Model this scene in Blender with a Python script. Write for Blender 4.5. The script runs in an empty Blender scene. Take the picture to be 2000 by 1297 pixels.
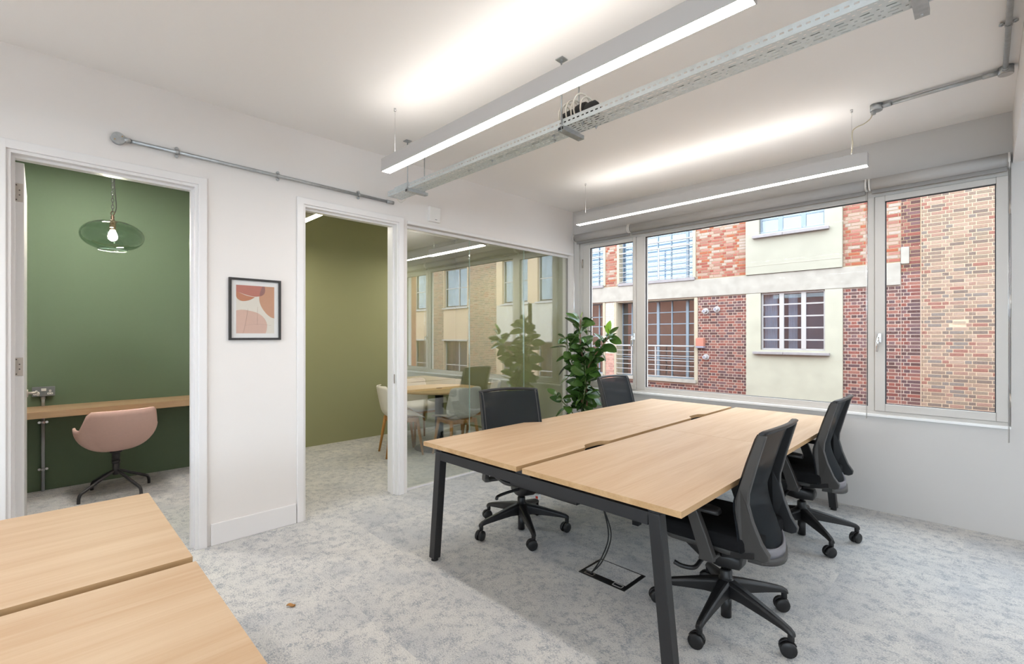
import bpy, bmesh, math, random
from mathutils import Vector, Matrix

scene = bpy.context.scene
COL = scene.collection
R = math.radians
random.seed(7)

# ------------------------------------------------------------------ camera, sky, exposure
cam_d = bpy.data.cameras.new('camera')
cam = bpy.data.objects.new('camera', cam_d); COL.objects.link(cam)
cam_d.sensor_fit = 'HORIZONTAL'; cam_d.sensor_width = 36.0
cam_d.lens = 923.62 / 2000 * 36.0
cam_d.shift_y = (656.52 - 648.5) / 2000
cam_d.clip_start = 0.02; cam_d.clip_end = 300
cam.location = (0, 0, 1.383)
cam.rotation_euler = (R(90), 0, R(45))
scene.camera = cam

world = bpy.data.worlds.new('overcast_sky'); scene.world = world
world.use_nodes = True
wn = world.node_tree.nodes; wl = world.node_tree.links
bg = wn['Background']
bg.inputs[0].default_value = (0.76, 0.88, 1.0, 1)
bg.inputs[1].default_value = 6.2

scene.view_settings.view_transform = 'Standard'
scene.view_settings.look = 'None'
scene.view_settings.exposure = 0.15
scene.view_settings.gamma = 1.0
scene.view_settings.use_curve_mapping = False
scene.cycles.use_denoising = True
scene.cycles.max_bounces = 6
scene.cycles.diffuse_bounces = 4
scene.cycles.glossy_bounces = 3
scene.cycles.transmission_bounces = 4
scene.cycles.transparent_max_bounces = 12
scene.cycles.use_adaptive_sampling = True
scene.cycles.adaptive_threshold = 0.05
scene.cycles.use_light_tree = False
scene.cycles.caustics_reflective = False
scene.cycles.caustics_refractive = False
scene.cycles.sample_clamp_indirect = 6.0

PEND = 36.0     # emission of the linear pendants (underside)
UP = 9.0       # emission of their uplight side
BULB = 300.0

# ------------------------------------------------------------------ key dimensions (metres)
AX = -3.611     # partition face
BX = -5.97      # back wall of booth and meeting room
BY = 4.6956     # window wall inner face
CZ = 2.92       # ceiling
FY = 13.15      # facade across the street
GX = -3.68      # glass partition plane

# ------------------------------------------------------------------ materials
MATS = {}
def new_mat(name):
    m = bpy.data.materials.new(name); m.use_nodes = True
    MATS[name] = m
    nt = m.node_tree
    return m, nt, nt.nodes, nt.links, nt.nodes['Principled BSDF']

def plain(name, col, rough=0.5, metal=0.0, spec=0.5, bump=0.0, bscale=200, var=0.0, vscale=8):
    m, nt, n, l, p = new_mat(name)
    p.inputs['Roughness'].default_value = rough
    p.inputs['Metallic'].default_value = metal
    p.inputs['Specular IOR Level'].default_value = spec
    tc = n.new('ShaderNodeTexCoord')
    if var > 0:
        no = n.new('ShaderNodeTexNoise'); no.inputs['Scale'].default_value = vscale
        no.inputs['Detail'].default_value = 5
        l.new(tc.outputs['Object'], no.inputs['Vector'])
        mx = n.new('ShaderNodeMix'); mx.data_type = 'RGBA'
        mx.inputs[6].default_value = (*[c * (1 - var) for c in col], 1)
        mx.inputs[7].default_value = (*[min(1, c * (1 + var)) for c in col], 1)
        l.new(no.outputs['Fac'], mx.inputs[0]); l.new(mx.outputs[2], p.inputs['Base Color'])
    else:
        p.inputs['Base Color'].default_value = (*col, 1)
    if bump > 0:
        nb = n.new('ShaderNodeTexNoise'); nb.inputs['Scale'].default_value = bscale
        l.new(tc.outputs['Object'], nb.inputs['Vector'])
        b = n.new('ShaderNodeBump'); b.inputs['Strength'].default_value = bump
        b.inputs['Distance'].default_value = 0.002
        l.new(nb.outputs['Fac'], b.inputs['Height']); l.new(b.outputs['Normal'], p.inputs['Normal'])
    return m

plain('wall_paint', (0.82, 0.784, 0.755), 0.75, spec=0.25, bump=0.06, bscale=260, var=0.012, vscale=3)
plain('ceiling_paint', (0.94, 0.925, 0.91), 0.85, spec=0.2, bump=0.05, bscale=220)
plain('wall_paint_backlit', (0.602, 0.585, 0.568), 0.8, spec=0.2, bump=0.05, bscale=220)  # greyer wall paint: the backlit wall's shade is put into the colour
plain('gloss_white', (0.82, 0.80, 0.79), 0.3, spec=0.5)
plain('sill_white', (0.88, 0.88, 0.88), 0.25, spec=0.5)
plain('booth_green', (0.122, 0.170, 0.108), 0.75, spec=0.25, bump=0.05, bscale=240, var=0.03, vscale=2)
plain('olive_green', (0.335, 0.34, 0.19), 0.75, spec=0.25, bump=0.05, bscale=240, var=0.03, vscale=2)
plain('frame_grey', (0.60, 0.575, 0.545), 0.4, spec=0.4)
plain('gasket', (0.012, 0.013, 0.018), 0.5)
plain('galvanised', (0.46, 0.48, 0.49), 0.42, metal=0.85, var=0.25, vscale=35)
plain('galvanised_lit', (0.50, 0.53, 0.56), 0.35, metal=0.35)  # paler galvanised: booth light on the conduit put into the colour
plain('tray_zinc', (0.66, 0.71, 0.72), 0.42, metal=0.35, var=0.15, vscale=30)
plain('chrome', (0.70, 0.70, 0.70), 0.22, metal=1.0)
plain('steel_satin', (0.52, 0.47, 0.42), 0.4, metal=0.9)
plain('pendant_alu', (0.52, 0.50, 0.485), 0.45, metal=0.25)
plain('cord_beige', (0.62, 0.56, 0.42), 0.5)
plain('cable_white', (0.80, 0.76, 0.68), 0.45)
plain('black_plastic', (0.009, 0.009, 0.010), 0.42, bump=0.15, bscale=500)
plain('grey_plastic', (0.040, 0.038, 0.036), 0.45, bump=0.1, bscale=500)
plain('grey_rail', (0.17, 0.165, 0.185), 0.4)
plain('black_fabric', (0.010, 0.010, 0.011), 0.95, spec=0.15, bump=0.5, bscale=900)
plain('black_metal', (0.020, 0.020, 0.022), 0.38, spec=0.5)
plain('desk_metal', (0.014, 0.014, 0.0155), 0.45, spec=0.5, bump=0.05, bscale=700)
plain('rubber', (0.02, 0.02, 0.02), 0.7)
plain('pink_shell', (0.86, 0.58, 0.50), 0.6, spec=0.3, bump=0.35, bscale=700, var=0.05, vscale=60)
plain('pink_inner', (0.62, 0.30, 0.20), 0.7, spec=0.3)
plain('chair_white', (0.78, 0.74, 0.67), 0.5, spec=0.4)
plain('white_plastic', (0.82, 0.80, 0.77), 0.4)
plain('blind_fabric', (0.47, 0.455, 0.44), 0.8, spec=0.2, bump=0.15, bscale=600)
plain('blind_bar', (0.30, 0.285, 0.27), 0.5)
plain('concrete', (0.344, 0.307, 0.262), 0.9, spec=0.2, bump=0.4, bscale=30, var=0.26, vscale=4.5)
plain('stucco', (0.39, 0.36, 0.281), 0.9, spec=0.2, bump=0.3, bscale=60, var=0.15, vscale=2.6)
plain('stucco_grey', (0.335, 0.308, 0.245), 0.9, spec=0.2, bump=0.3, bscale=60, var=0.12, vscale=2.2)
plain('slate_sill', (0.258, 0.226, 0.222), 0.7, var=0.2, vscale=14)
plain('mortar_pale', (0.521, 0.386, 0.272), 0.95, spec=0.1, var=0.08, vscale=20)
plain('mortar_white', (0.462, 0.359, 0.292), 0.95, spec=0.1, var=0.1, vscale=20)
plain('mortar_grey', (0.324, 0.234, 0.152), 0.95, spec=0.1, var=0.1, vscale=20)
plain('render_cream', (0.402, 0.339, 0.249), 0.9, spec=0.2, var=0.08, vscale=4)
plain('steel_blue', (0.201, 0.24, 0.277), 0.5)
plain('window_white', (0.386, 0.353, 0.338), 0.5)
plain('spandrel_white', (0.438, 0.395, 0.345), 0.6, var=0.04, vscale=3)
plain('rail_white', (0.398, 0.363, 0.338), 0.4)
plain('pane_curtain', (0.42, 0.43, 0.45), 0.9, var=0.25, vscale=5)
plain('room_dark', (0.1, 0.105, 0.13), 0.9, var=0.4, vscale=2)
plain('room_brick_reflection', (0.3, 0.15, 0.09), 0.9, var=0.4, vscale=1.5)  # rust tone paints in the brick reflected by the panes
plain('room_pale', (0.55, 0.62, 0.66), 0.9, var=0.1, vscale=2)
plain('asphalt', (0.11, 0.11, 0.115), 0.9, bump=0.4, bscale=60)
plain('own_brick', (0.44, 0.20, 0.13), 0.9, var=0.3, vscale=9)
plain('alarm_red', (0.40, 0.15, 0.10), 0.6)
plain('alarm_grey', (0.22, 0.20, 0.24), 0.6)
plain('pot_grey', (0.22, 0.22, 0.22), 0.6)
plain('soil', (0.05, 0.035, 0.025), 0.95, bump=0.8, bscale=90)
plain('bark', (0.23, 0.12, 0.07), 0.8, bump=0.5, bscale=60, var=0.3, vscale=30)
plain('stem_green', (0.14, 0.17, 0.06), 0.6)
plain('frame_black', (0.022, 0.020, 0.019), 0.45)
plain('mat_white', (0.80, 0.79, 0.77), 0.8)
plain('print_cream', (0.72, 0.67, 0.58), 0.8)
plain('print_red', (0.48, 0.17, 0.125), 0.8, var=0.06, vscale=40)
plain('print_rust', (0.50, 0.20, 0.105), 0.8, var=0.06, vscale=40)
plain('print_tan', (0.55, 0.29, 0.175), 0.8, var=0.06, vscale=40)
plain('print_mauve', (0.30, 0.14, 0.12), 0.8)
plain('print_blush', (0.64, 0.42, 0.33), 0.8, var=0.05, vscale=40)
plain('print_line', (0.42, 0.27, 0.21), 0.8)
plain('leaf_litter', (0.40, 0.20, 0.06), 0.7, var=0.4, vscale=90)
plain('tag_red', (0.60, 0.04, 0.02), 0.5)
plain('screw', (0.5, 0.32, 0.12), 0.4, metal=0.8)
plain('dark_screw', (0.10, 0.09, 0.08), 0.5, metal=0.6)
plain('socket_grey', (0.20, 0.215, 0.225), 0.45, metal=0.5)
plain('bronze', (0.11, 0.075, 0.05), 0.4, metal=0.9)

def wood(name, c0, c1, axis, rough=0.42, scale=1.0, spec=0.4):
    m, nt, n, l, p = new_mat(name)
    tc = n.new('ShaderNodeTexCoord'); oi = n.new('ShaderNodeObjectInfo')
    va = n.new('ShaderNodeVectorMath'); va.operation = 'ADD'
    sc = n.new('ShaderNodeVectorMath'); sc.operation = 'SCALE'; sc.inputs[0].default_value = (7.3, 3.1, 1.7)
    l.new(oi.outputs['Random'], sc.inputs['Scale'])
    l.new(tc.outputs['Object'], va.inputs[0]); l.new(sc.outputs[0], va.inputs[1])
    mp = n.new('ShaderNodeMapping')
    s = [14 * scale] * 3; s[axis] = 0.9 * scale
    mp.inputs['Scale'].default_value = s
    l.new(va.outputs[0], mp.inputs['Vector'])
    no = n.new('ShaderNodeTexNoise'); no.inputs['Scale'].default_value = 1.0
    no.inputs['Detail'].default_value = 6; no.inputs['Distortion'].default_value = 0.6
    l.new(mp.outputs[0], no.inputs['Vector'])
    mp2 = n.new('ShaderNodeMapping'); s2 = [110 * scale] * 3; s2[axis] = 5 * scale
    mp2.inputs['Scale'].default_value = s2; l.new(va.outputs[0], mp2.inputs['Vector'])
    n2 = n.new('ShaderNodeTexNoise'); n2.inputs['Scale'].default_value = 1.0; n2.inputs['Detail'].default_value = 3
    l.new(mp2.outputs[0], n2.inputs['Vector'])
    ad = n.new('ShaderNodeMath'); ad.operation = 'MULTIPLY_ADD'
    l.new(n2.outputs['Fac'], ad.inputs[0]); ad.inputs[1].default_value = 0.35; l.new(no.outputs['Fac'], ad.inputs[2])
    rp = n.new('ShaderNodeValToRGB')
    rp.color_ramp.elements[0].position = 0.42; rp.color_ramp.elements[0].color = (*c0, 1)
    rp.color_ramp.elements[1].position = 0.88; rp.color_ramp.elements[1].color = (*c1, 1)
    l.new(ad.outputs[0], rp.inputs[0]); l.new(rp.outputs[0], p.inputs['Base Color'])
    p.inputs['Roughness'].default_value = rough; p.inputs['Specular IOR Level'].default_value = spec
    return m
wood('oak_top', (0.465, 0.30, 0.172), (0.57, 0.412, 0.27), 1, rough=0.46, spec=0.3)
wood('oak_edge', (0.40, 0.235, 0.10), (0.56, 0.36, 0.19), 1, rough=0.5)
wood('oak_shelf', (0.30, 0.19, 0.10), (0.47, 0.32, 0.19), 1, rough=0.5)
wood('oak_table', (0.62, 0.42, 0.22), (0.74, 0.54, 0.32), 0, rough=0.45)
wood('oak_leg', (0.42, 0.19, 0.045), (0.62, 0.32, 0.10), 2, rough=0.5, scale=1.5)

def carpet(name):
    m, nt, n, l, p = new_mat(name)
    g = n.new('ShaderNodeNewGeometry'); oi = n.new('ShaderNodeObjectInfo')
    sc = n.new('ShaderNodeVectorMath'); sc.operation = 'SCALE'; sc.inputs[0].default_value = (13.7, 29.1, 5.3)
    l.new(oi.outputs['Random'], sc.inputs['Scale'])
    va = n.new('ShaderNodeVectorMath'); va.operation = 'ADD'
    l.new(g.outputs['Position'], va.inputs[0]); l.new(sc.outputs[0], va.inputs[1])
    def noise(vec, scale, det, rough=0.55, dist=0.0):
        a = n.new('ShaderNodeTexNoise'); a.inputs['Scale'].default_value = scale
        a.inputs['Detail'].default_value = det; a.inputs['Roughness'].default_value = rough
        a.inputs['Distortion'].default_value = dist
        l.new(vec, a.inputs['Vector']); return a.outputs['Fac']
    big = noise(va.outputs[0], 2.6, 3)
    mid = noise(va.outputs[0], 18, 5, 0.62, 0.0)
    mp = n.new('ShaderNodeMapping'); mp.inputs['Scale'].default_value = (105, 160, 105)
    l.new(va.outputs[0], mp.inputs['Vector'])
    fine = noise(mp.outputs[0], 1.0, 4, 0.7, 0.3)
    tuft = noise(g.outputs['Position'], 210, 3, 0.7)
    def ramp(fac, stops):
        r = n.new('ShaderNodeValToRGB'); e = r.color_ramp.elements
        while len(e) < len(stops): e.new(0.5)
        for k, (po, c) in enumerate(stops): e[k].position = po; e[k].color = (*c, 1)
        l.new(fac, r.inputs[0]); return r.outputs[0]
    base = ramp(big, [(0.32, (0.50, 0.505, 0.51)), (0.50, (0.59, 0.58, 0.56)), (0.66, (0.635, 0.62, 0.59))])
    # broken dark flecks: fine noise thresholded by the middle one
    th = n.new('ShaderNodeMath'); th.operation = 'MULTIPLY_ADD'
    l.new(mid, th.inputs[0]); th.inputs[1].default_value = 0.75; l.new(fine, th.inputs[2])
    fk = n.new('ShaderNodeMapRange'); fk.inputs['From Min'].default_value = 0.855; fk.inputs['From Max'].default_value = 1.03
    l.new(th.outputs[0], fk.inputs['Value'])
    mx = n.new('ShaderNodeMix'); mx.data_type = 'RGBA'
    l.new(fk.outputs[0], mx.inputs[0]); l.new(base, mx.inputs[6])
    mx.inputs[7].default_value = (0.325, 0.34, 0.368, 1)
    tf = n.new('ShaderNodeMapRange'); tf.inputs['From Min'].default_value = 0.3; tf.inputs['From Max'].default_value = 0.7
    tf.inputs['To Min'].default_value = 0.72; tf.inputs['To Max'].default_value = 1.28
    l.new(tuft, tf.inputs['Value'])
    ml = n.new('ShaderNodeMix'); ml.data_type = 'RGBA'; ml.blend_type = 'MULTIPLY'; ml.inputs[0].default_value = 1.0
    l.new(mx.outputs[2], ml.inputs[6]); l.new(tf.outputs[0], ml.inputs[7])
    l.new(ml.outputs[2], p.inputs['Base Color'])
    p.inputs['Roughness'].default_value = 0.95; p.inputs['Specular IOR Level'].default_value = 0.15
    p.inputs['Sheen Weight'].default_value = 0.15
    b = n.new('ShaderNodeBump'); b.inputs['Strength'].default_value = 0.5; b.inputs['Distance'].default_value = 0.004
    l.new(tuft, b.inputs['Height']); l.new(b.outputs['Normal'], p.inputs['Normal'])
carpet('carpet')

def thin_glass(name, tint, base_refl, gain, rough=0.0, rcol=(1, 1, 1)):
    m, nt, n, l, p = new_mat(name)
    n.remove(p)
    out = n['Material Output']
    tr = n.new('ShaderNodeBsdfTransparent'); tr.inputs[0].default_value = (*tint, 1)
    gl = n.new('ShaderNodeBsdfGlossy'); gl.inputs['Roughness'].default_value = rough
    gl.inputs['Color'].default_value = (*rcol, 1)
    # Schlick reflectance, the same from either face of the pane
    ge = n.new('ShaderNodeNewGeometry')
    dt = n.new('ShaderNodeVectorMath'); dt.operation = 'DOT_PRODUCT'
    l.new(ge.outputs['Incoming'], dt.inputs[0]); l.new(ge.outputs['Normal'], dt.inputs[1])
    ab = n.new('ShaderNodeMath'); ab.operation = 'ABSOLUTE'; l.new(dt.outputs['Value'], ab.inputs[0])
    om = n.new('ShaderNodeMath'); om.operation = 'SUBTRACT'; om.inputs[0].default_value = 1.0; l.new(ab.outputs[0], om.inputs[1])
    pw_ = n.new('ShaderNodeMath'); pw_.operation = 'POWER'; pw_.inputs[1].default_value = 5.0; l.new(om.outputs[0], pw_.inputs[0])
    fr = n.new('ShaderNodeMath'); fr.operation = 'MULTIPLY_ADD'; fr.inputs[1].default_value = 0.96; fr.inputs[2].default_value = 0.04
    l.new(pw_.outputs[0], fr.inputs[0])
    ma = n.new('ShaderNodeMath'); ma.operation = 'MULTIPLY_ADD'; ma.use_clamp = True
    l.new(fr.outputs[0], ma.inputs[0]); ma.inputs[1].default_value = gain; ma.inputs[2].default_value = base_refl
    mx = n.new('ShaderNodeMixShader')
    l.new(ma.outputs[0], mx.inputs[0]); l.new(tr.outputs[0], mx.inputs[1]); l.new(gl.outputs[0], mx.inputs[2])
    l.new(mx.outputs[0], out.inputs['Surface'])
    return m
thin_glass('window_glass', (0.985, 0.99, 0.985), 0.0, 0.05)
thin_glass('partition_glass', (0.955, 0.98, 0.955), 0.19, 1.3)
thin_glass('picture_glass', (1, 1, 1), 0.01, 0.7)
thin_glass('pane_glass', (0.80, 0.86, 0.92), 0.05, 1.1)
thin_glass('lamp_glass', (0.60, 0.69, 0.62), 0.02, 1.0)
def glass_edge():
    m, nt, n, l, p = new_mat('glass_edge')
    p.inputs['Base Color'].default_value = (0.45, 0.62, 0.55, 1); p.inputs['Roughness'].default_value = 0.1
glass_edge()

def emit(name, col, s):
    m, nt, n, l, p = new_mat(name)
    p.inputs['Base Color'].default_value = (0.9, 0.9, 0.9, 1)
    p.inputs['Emission Color'].default_value = (*col, 1)
    p.inputs['Emission Strength'].default_value = s
emit('strip_light', (1.0, 0.955, 0.915), PEND)
emit('strip_uplight', (1.0, 0.95, 0.89), UP)
emit('strip_warm', (1.0, 0.92, 0.80), PEND*2.0)
emit('strip_warm_up', (1.0, 0.92, 0.80), UP*1.7)
emit('bulb_light', (1.0, 0.86, 0.66), BULB)
emit('booth_fill_glow', (1.0, 0.95, 0.90), 330.0)  # glow of the added booth fill lights

def mesh_fabric():
    m, nt, n, l, p = new_mat('mesh_fabric')
    out = n['Material Output']
    p.inputs['Base Color'].default_value = (0.010, 0.013, 0.016, 1); p.inputs['Roughness'].default_value = 0.85; p.inputs['Specular IOR Level'].default_value = 0.25
    tr = n.new('ShaderNodeBsdfTransparent')
    tc = n.new('ShaderNodeTexCoord'); no = n.new('ShaderNodeTexNoise'); no.inputs['Scale'].default_value = 350
    l.new(tc.outputs['Object'], no.inputs['Vector'])
    b = n.new('ShaderNodeBump'); b.inputs['Strength'].default_value = 0.4; b.inputs['Distance'].default_value = 0.002
    l.new(no.outputs['Fac'], b.inputs['Height']); l.new(b.outputs['Normal'], p.inputs['Normal'])
    mx = n.new('ShaderNodeMixShader'); mx.inputs[0].default_value = 0.94
    l.new(tr.outputs[0], mx.inputs[1]); l.new(p.outputs[0], mx.inputs[2]); l.new(mx.outputs[0], out.inputs['Surface'])
mesh_fabric()

def leaf_mat(name, c0, c1, rough):
    m, nt, n, l, p = new_mat(name)
    tc = n.new('ShaderNodeTexCoord'); oi = n.new('ShaderNodeObjectInfo')
    no = n.new('ShaderNodeTexNoise'); no.inputs['Scale'].default_value = 14
    l.new(tc.outputs['Object'], no.inputs['Vector'])
    ad = n.new('ShaderNodeMath'); ad.operation = 'MULTIPLY_ADD'; ad.inputs[1].default_value = 0.5
    l.new(no.outputs['Fac'], ad.inputs[0]); l.new(oi.outputs['Random'], ad.inputs[2])
    mx = n.new('ShaderNodeMix'); mx.data_type = 'RGBA'
    mr = n.new('ShaderNodeMapRange'); mr.inputs['From Max'].default_value = 1.5
    l.new(ad.outputs[0], mr.inputs['Value']); l.new(mr.outputs[0], mx.inputs[0])
    mx.inputs[6].default_value = (*c0, 1); mx.inputs[7].default_value = (*c1, 1)
    l.new(mx.outputs[2], p.inputs['Base Color'])
    p.inputs['Roughness'].default_value = rough; p.inputs['Specular IOR Level'].default_value = 0.6
leaf_mat('leaf_dark', (0.018, 0.055, 0.014), (0.085, 0.17, 0.03), 0.26)
leaf_mat('leaf_young', (0.20, 0.42, 0.03), (0.30, 0.50, 0.05), 0.35)

def brick_mat():
    m, nt, n, l, p = new_mat('brick')
    at = n.new('ShaderNodeAttribute'); at.attribute_name = 'Col'
    g = n.new('ShaderNodeNewGeometry'); no = n.new('ShaderNodeTexNoise'); no.inputs['Scale'].default_value = 28
    no.inputs['Detail'].default_value = 4
    l.new(g.outputs['Position'], no.inputs['Vector'])
    mr = n.new('ShaderNodeMapRange'); mr.inputs['To Min'].default_value = 0.72; mr.inputs['To Max'].default_value = 1.28
    l.new(no.outputs['Fac'], mr.inputs['Value'])
    mx = n.new('ShaderNodeMix'); mx.data_type = 'RGBA'; mx.blend_type = 'MULTIPLY'; mx.inputs[0].default_value = 1
    l.new(at.outputs['Color'], mx.inputs[6]); l.new(mr.outputs[0], mx.inputs[7])
    l.new(mx.outputs[2], p.inputs['Base Color'])
    p.inputs['Roughness'].default_value = 0.92; p.inputs['Specular IOR Level'].default_value = 0.15
brick_mat()

# ------------------------------------------------------------------ mesh helpers
class MB:
    """collects shapes, builds ONE mesh object"""
    def __init__(s): s.v = []; s.f = []; s.sm = []; s.mi = []; s.cur = 0
    def add(s, vs, fs, smooth=False):
        o = len(s.v); s.v += [tuple(x) for x in vs]
        for f in fs:
            s.f.append([o + i for i in f]); s.sm.append(smooth); s.mi.append(s.cur)
        return s
    def box(s, x0, x1, y0, y1, z0, z1):
        return s.add([(x0,y0,z0),(x1,y0,z0),(x1,y1,z0),(x0,y1,z0),(x0,y0,z1),(x1,y0,z1),(x1,y1,z1),(x0,y1,z1)],
                     [(0,3,2,1),(4,5,6,7),(0,1,5,4),(1,2,6,5),(2,3,7,6),(3,0,4,7)])
    def bevbox(s, x0, x1, y0, y1, z0, z1, b=0.005, seg=2, smooth=False):
        bm = bmesh.new(); bmesh.ops.create_cube(bm, size=1)
        for v in bm.verts:
            v.co = Vector(((x0+x1)/2 + v.co.x*(x1-x0), (y0+y1)/2 + v.co.y*(y1-y0), (z0+z1)/2 + v.co.z*(z1-z0)))
        bmesh.ops.bevel(bm, geom=list(bm.edges), offset=b, segments=seg, profile=0.5, affect='EDGES')
        return s.bm(bm, smooth)
    def bm(s, bm, smooth=False, M=None):
        bm.verts.ensure_lookup_table()
        vs = [(M @ v.co if M else v.co) for v in bm.verts]
        fs = [[v.index for v in f.verts] for f in bm.faces]
        bm.free(); return s.add(vs, fs, smooth)
    def ring_loft(s, rings, smooth=True, cap=True, closed=False):
        k = len(rings[0]); vs = [p for r in rings for p in r]; fs = []
        m = len(rings)
        for i in range(m if closed else m - 1):
            a = i * k; b = ((i + 1) % m) * k
            for j in range(k):
                j2 = (j + 1) % k
                fs.append((a+j, a+j2, b+j2, b+j))
        o = len(s.v)
        s.add(vs, fs, smooth)
        if cap and not closed:
            s.f.append([o + j for j in reversed(range(k))]); s.sm.append(False); s.mi.append(s.cur)
            s.f.append([o + (m-1)*k + j for j in range(k)]); s.sm.append(False); s.mi.append(s.cur)
        return s
    def cyl(s, p, q, r0, r1=None, seg=16, smooth=True, cap=True):
        r1 = r0 if r1 is None else r1
        p = Vector(p); q = Vector(q); d = (q - p).normalized()
        u = d.orthogonal().normalized(); w = d.cross(u)
        ring = lambda c, r: [tuple(c + u*r*math.cos(2*math.pi*k/seg) + w*r*math.sin(2*math.pi*k/seg)) for k in range(seg)]
        return s.ring_loft([ring(p, r0), ring(q, r1)], smooth, cap)
    def tube(s, pts, r, seg=8, smooth=True, cap=True, closed=False):
        pts = [Vector(p) for p in pts]; n = len(pts)
        rr = r if isinstance(r, (list, tuple)) else [r] * n
        rings = []; u = None
        for i in range(n):
            if closed: d = (pts[(i+1) % n] - pts[i-1])
            else: d = pts[min(i+1, n-1)] - pts[max(i-1, 0)]
            d = d.normalized()
            if u is None: u = d.orthogonal().normalized()
            else:
                u = (u - d * u.dot(d)); u = u.normalized() if u.length > 1e-6 else d.orthogonal().normalized()
            w = d.cross(u)
            rings.append([tuple(pts[i] + u*rr[i]*math.cos(2*math.pi*k/seg) + w*rr[i]*math.sin(2*math.pi*k/seg)) for k in range(seg)])
        return s.ring_loft(rings, smooth, cap, closed)
    def lathe(s, prof, c=(0,0,0), seg=32, smooth=True, cap=True):
        rings = [[(c[0]+r*math.cos(2*math.pi*k/seg), c[1]+r*math.sin(2*math.pi*k/seg), c[2]+z) for k in range(seg)] for r, z in prof]
        return s.ring_loft(rings, smooth, cap)
    def prism(s, poly, fn, t0, t1, smooth=False):
        """poly: 2d points; fn(a,b,t)->xyz"""
        k = len(poly)
        vs = [fn(a, b, t0) for a, b in poly] + [fn(a, b, t1) for a, b in poly]
        fs = [list(range(k))[::-1], list(range(k, 2*k))] + [(j, (j+1) % k, k + (j+1) % k, k + j) for j in range(k)]
        return s.add(vs, fs, smooth)
    def grid(s, P, smooth=True):
        m = len(P); k = len(P[0])
        return s.add([p for r in P for p in r],
                     [(i*k+j, i*k+j+1, (i+1)*k+j+1, (i+1)*k+j) for i in range(m-1) for j in range(k-1)], smooth)
    def mesh(s, name, mat, off=(0,0,0), flip_fix=True):
        me = bpy.data.meshes.new(name)
        ox, oy, oz = off
        me.from_pydata([(x-ox, y-oy, z-oz) for x, y, z in s.v], [], s.f)
        me.polygons.foreach_set('use_smooth', s.sm)
        mats = mat if isinstance(mat, (list, tuple)) else [mat]
        for mm in mats: me.materials.append(MATS[mm])
        if len(mats) > 1: me.polygons.foreach_set('material_index', s.mi)
        if flip_fix:
            bm = bmesh.new(); bm.from_mesh(me); bmesh.ops.recalc_face_normals(bm, faces=bm.faces); bm.to_mesh(me); bm.free()
        me.update(); return me

ORG = {}
def link(name, me, parent=None):
    o = bpy.data.objects.new(name, me); COL.objects.link(o)
    if parent is not None: o.parent = parent
    return o
def world_origin(p):
    c = Vector((0, 0, 0))
    while p is not None: c = c + p.location; p = p.parent
    return c
def obj(name, mb, mat, parent=None, at=None, **kw):
    """parts given in world coordinates when the parent has no rotation; at = origin of the object"""
    po = world_origin(parent) if parent is not None else Vector((0, 0, 0))
    org = Vector(at) if at is not None else po
    o = link(name, mb.mesh(name, mat, org, **kw), parent)
    o.location = org - po
    return o
def loc_obj(name, mb, mat, parent, **kw):
    """parts given in the parent's own coordinates"""
    return link(name, mb.mesh(name, mat, **kw), parent)
def tag(o, label, cat, group=None):
    o['label'] = label; o['category'] = cat
    if group: o['group'] = group
    return o
def struct(o, label=None):
    o['kind'] = 'structure'
    if label: o['label'] = label
    return o
def thing(name, label, cat, loc=(0,0,0), rotz=0.0, group=None):
    o = bpy.data.objects.new(name, None); COL.objects.link(o); o.empty_display_size = 0.1
    o.location = loc; o.rotation_euler = (0, 0, rotz)
    return tag(o, label, cat, group)
def copy_tree(o, parent=None):
    c = o.copy(); COL.objects.link(c)
    if parent is not None: c.parent = parent
    for ch in list(o.children): copy_tree(ch, c)
    return c

def subsurf(o, lv=2):
    md = o.modifiers.new('subdivision', 'SUBSURF'); md.levels = lv; md.render_levels = lv
def bevel(o, w=0.004, seg=2):
    md = o.modifiers.new('bevel', 'BEVEL'); md.width = w; md.segments = seg; md.limit_method = 'ANGLE'

# ------------------------------------------------------------------ room shell
XR, YR = 6.4, -3.2          # right wall, rear wall (behind the camera)
fl = struct(obj('floor', MB().box(BX-0.2, XR+0.2, YR-0.2, BY+0.1, -0.30, -0.008), 'carpet', at=(0,0,-0.3)),
            'pale grey flecked carpet tile floor of the office')
# carpet tiles
def tiles():
    S = 0.5; gap = 0.0002
    ox, oy = -0.10, 0.145
    full = None
    x = BX; i0 = math.floor((BX - ox) / S); i1 = math.ceil((1.7 - ox) / S)
    j0 = math.floor((-1.2 - oy) / S); j1 = math.ceil((BY - oy) / S)
    for i in range(i0, i1):
        for j in range(j0, j1):
            x0, x1 = max(ox + i*S, BX), min(ox + (i+1)*S, 1.7)
            y0, y1 = max(oy + j*S, -1.2), min(oy + (j+1)*S, BY)
            if x1 - x0 < 0.02 or y1 - y0 < 0.02: continue
            w, d = x1 - x0, y1 - y0
            if w > S - 1e-4 and d > S - 1e-4:
                if full is None:
                    full = MB().box(gap/2, S-gap/2, gap/2, S-gap/2, -0.007, 0.0).mesh('carpet_tile', 'carpet')
                me = full
            else:
                me = MB().box(gap/2, w-gap/2, gap/2, d-gap/2, -0.007, 0.0).mesh('carpet_tile', 'carpet')
            o = link('carpet_tile', me, fl); o.location = (x0, y0, 0.3)
tiles()

struct(obj('ceiling', MB().box(BX-0.2, XR+0.2, YR-0.2, BY+0.3, CZ, CZ+0.15), 'ceiling_paint', at=(0,0,CZ)),
       'white painted plaster ceiling')

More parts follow.
